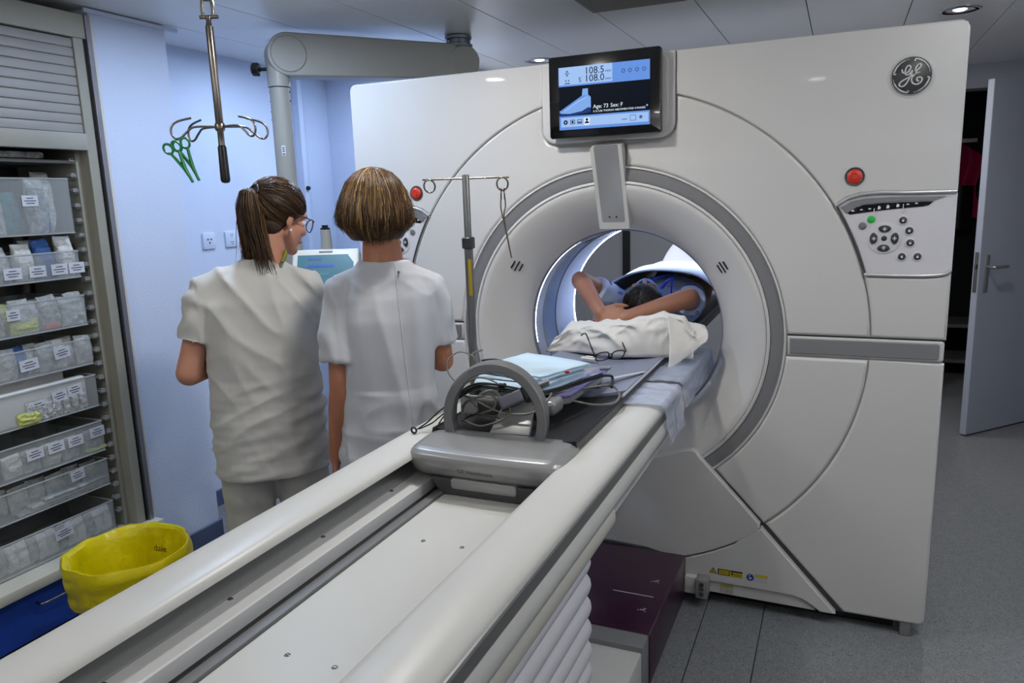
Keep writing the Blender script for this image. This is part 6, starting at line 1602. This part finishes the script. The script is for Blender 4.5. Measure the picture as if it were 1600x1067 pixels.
# eyes and lips in world space under the patient
for s in (-1, 1):
    e = obj('eye', MB().sphere(Hp @ Vector((s*0.030, 0.073, 0.0)), 0.0115, 12), M_eye, pt, 180); obj('iris', MB().sphere(Hp @ Vector((s*0.030, 0.0815, 0.0)), 0.0055, 10), M_iris, e, 180)
# hair
M_hair3 = mat('hair_near_black', (26,18,16), 0.4, island=[(0.0, (12,9,9)), (0.6, (28,20,18)), (1.0, (52,36,30))])
t = MB(); t.sphere(Vector((0, -0.016, 0.034)), (0.082, 0.100, 0.088), 26); me = fuse(t, 0.007, 3)
cut(me, (0, 0.070, 0.060), Vector((0, 0.80, -0.60)).normalized()); me.transform(Hp)
hcap3 = obj('hair', me, mat('hair_black_base', (18,13,12), 0.5, var=0.2, vscale=40), pt, 180, label='short near-black hair')
paths = []
for i in range(1300):
    d = Vector((hr.gauss(0, 1), hr.gauss(0, 1), hr.gauss(0, 1))).normalized()
    if d.y*0.8 - d.z*0.6 > 0.25: continue
    tg = Vector((hr.gauss(0, 0.3), -0.9, -0.6+hr.gauss(0, 0.2))).normalized(); P = []
    l_ = hr.uniform(0.3, 0.7)
    for k in range(7):
        dd = d.lerp(tg, l_*k/6).normalized(); kk = 1/math.sqrt((dd.x/0.083)**2 + (dd.y/0.101)**2 + (dd.z/0.089)**2)
        P.append(Hp @ (Vector((0, -0.016, 0.034)) + dd*(kk + 0.001 + 0.006*k/6*hr.random())))
    paths.append(P)
obj('hair_strand', strands(paths, 0.0012), M_hair3, hcap3, 180)['kind'] = 'stuff'
# face mask with ties
M_mask = mat('mask_blue', (112,150,206), 0.7, var=0.04, bump=0.3, bscale=60)
def maskfn(u, v):
    x = (u-0.5)*2; z = -0.015 - 0.095*v; y = 0.110 - 0.070*abs(x)**2.2 - 0.015*(2*v-1)**2 + 0.002*math.sin(v*22)
    return Hp @ Vector((x*0.072, y, z))
mk = obj('face_mask', MB().grid(maskfn, 20, 16, 0.002), M_mask, pt, 180, label='pale blue face mask')
for s in (-1, 1): obj('mask_tie', MB().tube(smooth_path([Hp @ Vector(p) for p in ((s*0.072, 0.045, -0.02), (s*0.082, 0.005, 0.0), (s*0.084, -0.03, 0.03))], 5), 0.0022, 6), M_mask, mk, 180)
# hospital gown over shoulders and chest, blue lanyard
M_gown = mat('gown_pale_blue', (196,208,230), 0.8, var=0.05, vscale=26, bump=0.15, bscale=60)
t = MB()
tt = MB(); loft(tt, [(0.0, 0, 0, 0.10, 0.068), (0.05, 0, 0, 0.195, 0.098), (0.18, 0, 0, 0.195, 0.120), (0.40, 0, 0, 0.18, 0.118)], 26)
bmesh.ops.transform(tt.bm, matrix=Matrix.Translation((PX, 0.49, 1.088)) @ Matrix.Rotation(-PI/2, 4, 'X'), verts=tt.bm.verts); me = bpy.data.meshes.new('q'); tt.bm.to_mesh(me); tt.bm.free(); t.bm.from_mesh(me)
for S, E in ((sL, eL), (sR, eR)):
    S = Vector(S); E = Vector(E); capsule(t, S, S.lerp(E, 0.62), 0.064, 0.070, flat1=True, n=20)
me = fuse(t, 0.008, 5); displace(me, lambda co, n: 0.006*noise.noise((co.x*14, co.y*14, co.z*14)) + 0.003*noise.noise((co.x*30, co.y*30, co.z*30)) - 0.003)
gw = obj('gown', me, M_gown, pt, 180, label='pale blue patterned hospital gown')
M_rb = mat('royal_blue', (18,44,190), 0.5)
bvg = BVHTree.FromPolygons([v.co for v in me.vertices], [p.vertices for p in me.polygons])
for q in range(26):                                    # printed motif on the sleeves
    a = hr.uniform(0, 2*PI); S, E = (sL, eL) if q % 2 == 0 else (sR, eR)
    c = Vector(S).lerp(Vector(E), hr.uniform(0.05, 0.55)); d = Vector((math.cos(a), -0.5+hr.uniform(-0.5, 0.5), math.sin(a))).normalized()
    h = bvg.ray_cast(c + d*0.2, -d)
    if h[0]:
        mb = MB(); mb.tube([h[0] + h[1]*0.0008 + (h[1].orthogonal().normalized()*math.cos(b_) + h[1].cross(h[1].orthogonal().normalized())*math.sin(b_))*0.006 for b_ in [2*PI*i/12 for i in range(12)]], 0.0014, 5, closed=True); obj('gown_motif', mb, M_rb, gw, 180)
lan = thing('lanyard', 'royal blue strap lying on the chest of the patient', 'strap', (PX+0.05, 0.52, 1.2))
for (P, wd) in (([(PX+0.055, 0.44, 1.190), (PX+0.075, 0.47, 1.222), (PX+0.085, 0.52, 1.232), (PX+0.075, 0.60, 1.228)], 0.016), ([(PX-0.005, 0.47, 1.215), (PX+0.02, 0.50, 1.232), (PX+0.05, 0.53, 1.238), (PX+0.075, 0.60, 1.236)], 0.018), ([(PX+0.10, 0.43, 1.150), (PX+0.098, 0.45, 1.195), (PX+0.092, 0.49, 1.226)], 0.008)):
    C = smooth_path(P, 6); mb = MB()
    def bandfn(u, v, C=C, wd=wd):
        i = min(int(u*(len(C)-1)), len(C)-2); p = C[i].lerp(C[i+1], u*(len(C)-1)-i); return (p.x + (v-0.5)*wd, p.y, p.z + 0.002*math.sin(v*PI))
    mb.grid(bandfn, len(C)-1, 3, 0.0015); obj('strap_band', mb, M_rb, lan, 180)
# covering sheet over the patient
M_sheet = mat('sheet_blue_white', (222,230,244), 0.8, var=0.02, vscale=8, bump=0.1, bscale=30)
def sheetfn(u, v):
    a = PI*(1.10 - 1.20*u); y = 0.485 + 1.25*v + 0.035*math.sin(a) + 0.02*noise.noise((u*3, 1, 2))
    cx_ = PX + 0.035; w_ = 0.305 + 0.01*v; top = 0.262 + 0.015*math.sin(min(1, v*2)*PI) - 0.03*max(0, v-0.5)
    c, s = math.cos(a), math.sin(a)
    x = cx_ + w_*math.copysign(abs(c)**0.8, c); z = 0.992 + top*max(s, 0)**0.75 + (0.02*s if s < 0 else 0)
    n_ = 0.010*noise.noise((u*4, v*5, 3)) + 0.006*noise.noise((u*12, v*7, 8)); e = 0.012*math.exp(-v*30)
    return (x + n_*c, y, max(0.985, z + n_*s + e*s))
single('cover_sheet', MB().grid(sheetfn, 48, 60, 0.006), M_sheet, 'pale blue-white sheet arched over the body of the patient in the bore', 'sheet', smooth=180)
# white blanket hump over the raised knees
def kneefn(u, v):
    a = PI*(1.0 - 1.0*u); y = 1.00 + 0.85*v; h = 0.16 + 0.26*math.exp(-((v-0.28)/0.22)**2)
    c, s = math.cos(a), math.sin(a)
    n_ = 0.012*noise.noise((u*4+3, v*6, 3))
    return (PX + 0.13 + 0.27*math.copysign(abs(c)**0.9, c), y + 0.10*s, 0.99 + h*s**0.6 + n_*s)
single('blanket', MB().grid(kneefn, 36, 36, 0.008), mat('blanket_white', (222,218,212), 0.8, var=0.02, bump=0.1, bscale=40), 'white blanket raised over the knees behind the blue-white sheet', 'blanket', smooth=180)
# pillow with crumpled white paper cover
M_paper = mat('paper_cover', (224,221,214), 0.75, var=0.015, vscale=10, bump=0.12, bscale=24)
def topz(x):
    k = [(-0.27, 0.0), (-0.235, 0.055), (-0.17, 0.105), (-0.08, 0.115), (0.03, 0.122), (0.12, 0.150), (0.20, 0.165), (0.27, 0.155), (0.32, 0.10), (0.345, 0.04)]
    for (a, b), (c, d) in zip(k, k[1:]):
        if a <= x <= c:
            f_ = (x-a)/(c-a); f_ = f_*f_*(3-2*f_); return b+(d-b)*f_
    return 0.0
def pilfn(u, v):
    x = -0.262 + 0.585*u
    h = topz(x)
    cre = 0.026*(1-abs(noise.noise((u*4.2+1+v*1.5, v*3.0, 4))))**6 + 0.012*(1-abs(noise.noise((u*7-v*3, v*6+u*2, 11))))**5 + 0.004*noise.noise((u*14, v*12, 1))
    if v < 0.5:
        k = v/0.5; y = -0.030 + 0.055*k*k + 0.02*math.sin(u*9); z = 0.9855 + h*math.sin(k*PI/2)**0.85
        z = 0.9855 + (z-0.9855)
        y -= (cre - 0.008)*math.sin(k*PI*0.9)
    else:
        k = (v-0.5)/0.5; y = 0.025 + 0.205*k + 0.02*math.sin(u*9)*(1-k); z = 0.9855 + h*(1 - 0.62*k**0.8) + cre*0.6 - 0.003
    return (x, y, max(z, 0.984))
pil = thing('head_pillow', 'head pillow under crumpled white paper in front of the patient', 'pillow', (0.03, 0.08, 0.985))
obj('paper_cover', MB().grid(pilfn, 80, 48, 0.003), M_paper, pil, 180, label='crumpled white paper cover')
mb = MB(); loft(mb, [(0.984, 0.03, 0.09, 0.20, 0.10), (1.02, 0.03, 0.09, 0.22, 0.115), (1.05, 0.04, 0.09, 0.20, 0.105), (1.066, 0.05, 0.09, 0.15, 0.08)], 28, 3); obj('pillow_core', fuse(mb, 0.01, 4), mat('pillow_foam', (150,158,176), 0.8), pil)
# loose paper corner hanging over the right edge
def hang(u, v):
    p0 = Vector((0.225, -0.02, 1.150)); p1 = Vector((0.345, 0.10, 1.095))
    q = p0.lerp(p1, u); L = (0.215 - 0.16*u)*v
    out = 0.035*math.sin(v*PI*0.6)
    return (q.x + out*0.9 - 0.012*v, q.y - out*0.9 - 0.045*v, q.z - L*0.92 + 0.006*noise.noise((u*4, v*4, 9)) + 0.004*math.sin(v*PI))
single('paper_corner', MB().grid(hang, 24, 30, 0.0015), M_paper, 'loose white paper corner hanging from the pillow at the right table edge', 'paper sheet', smooth=180)
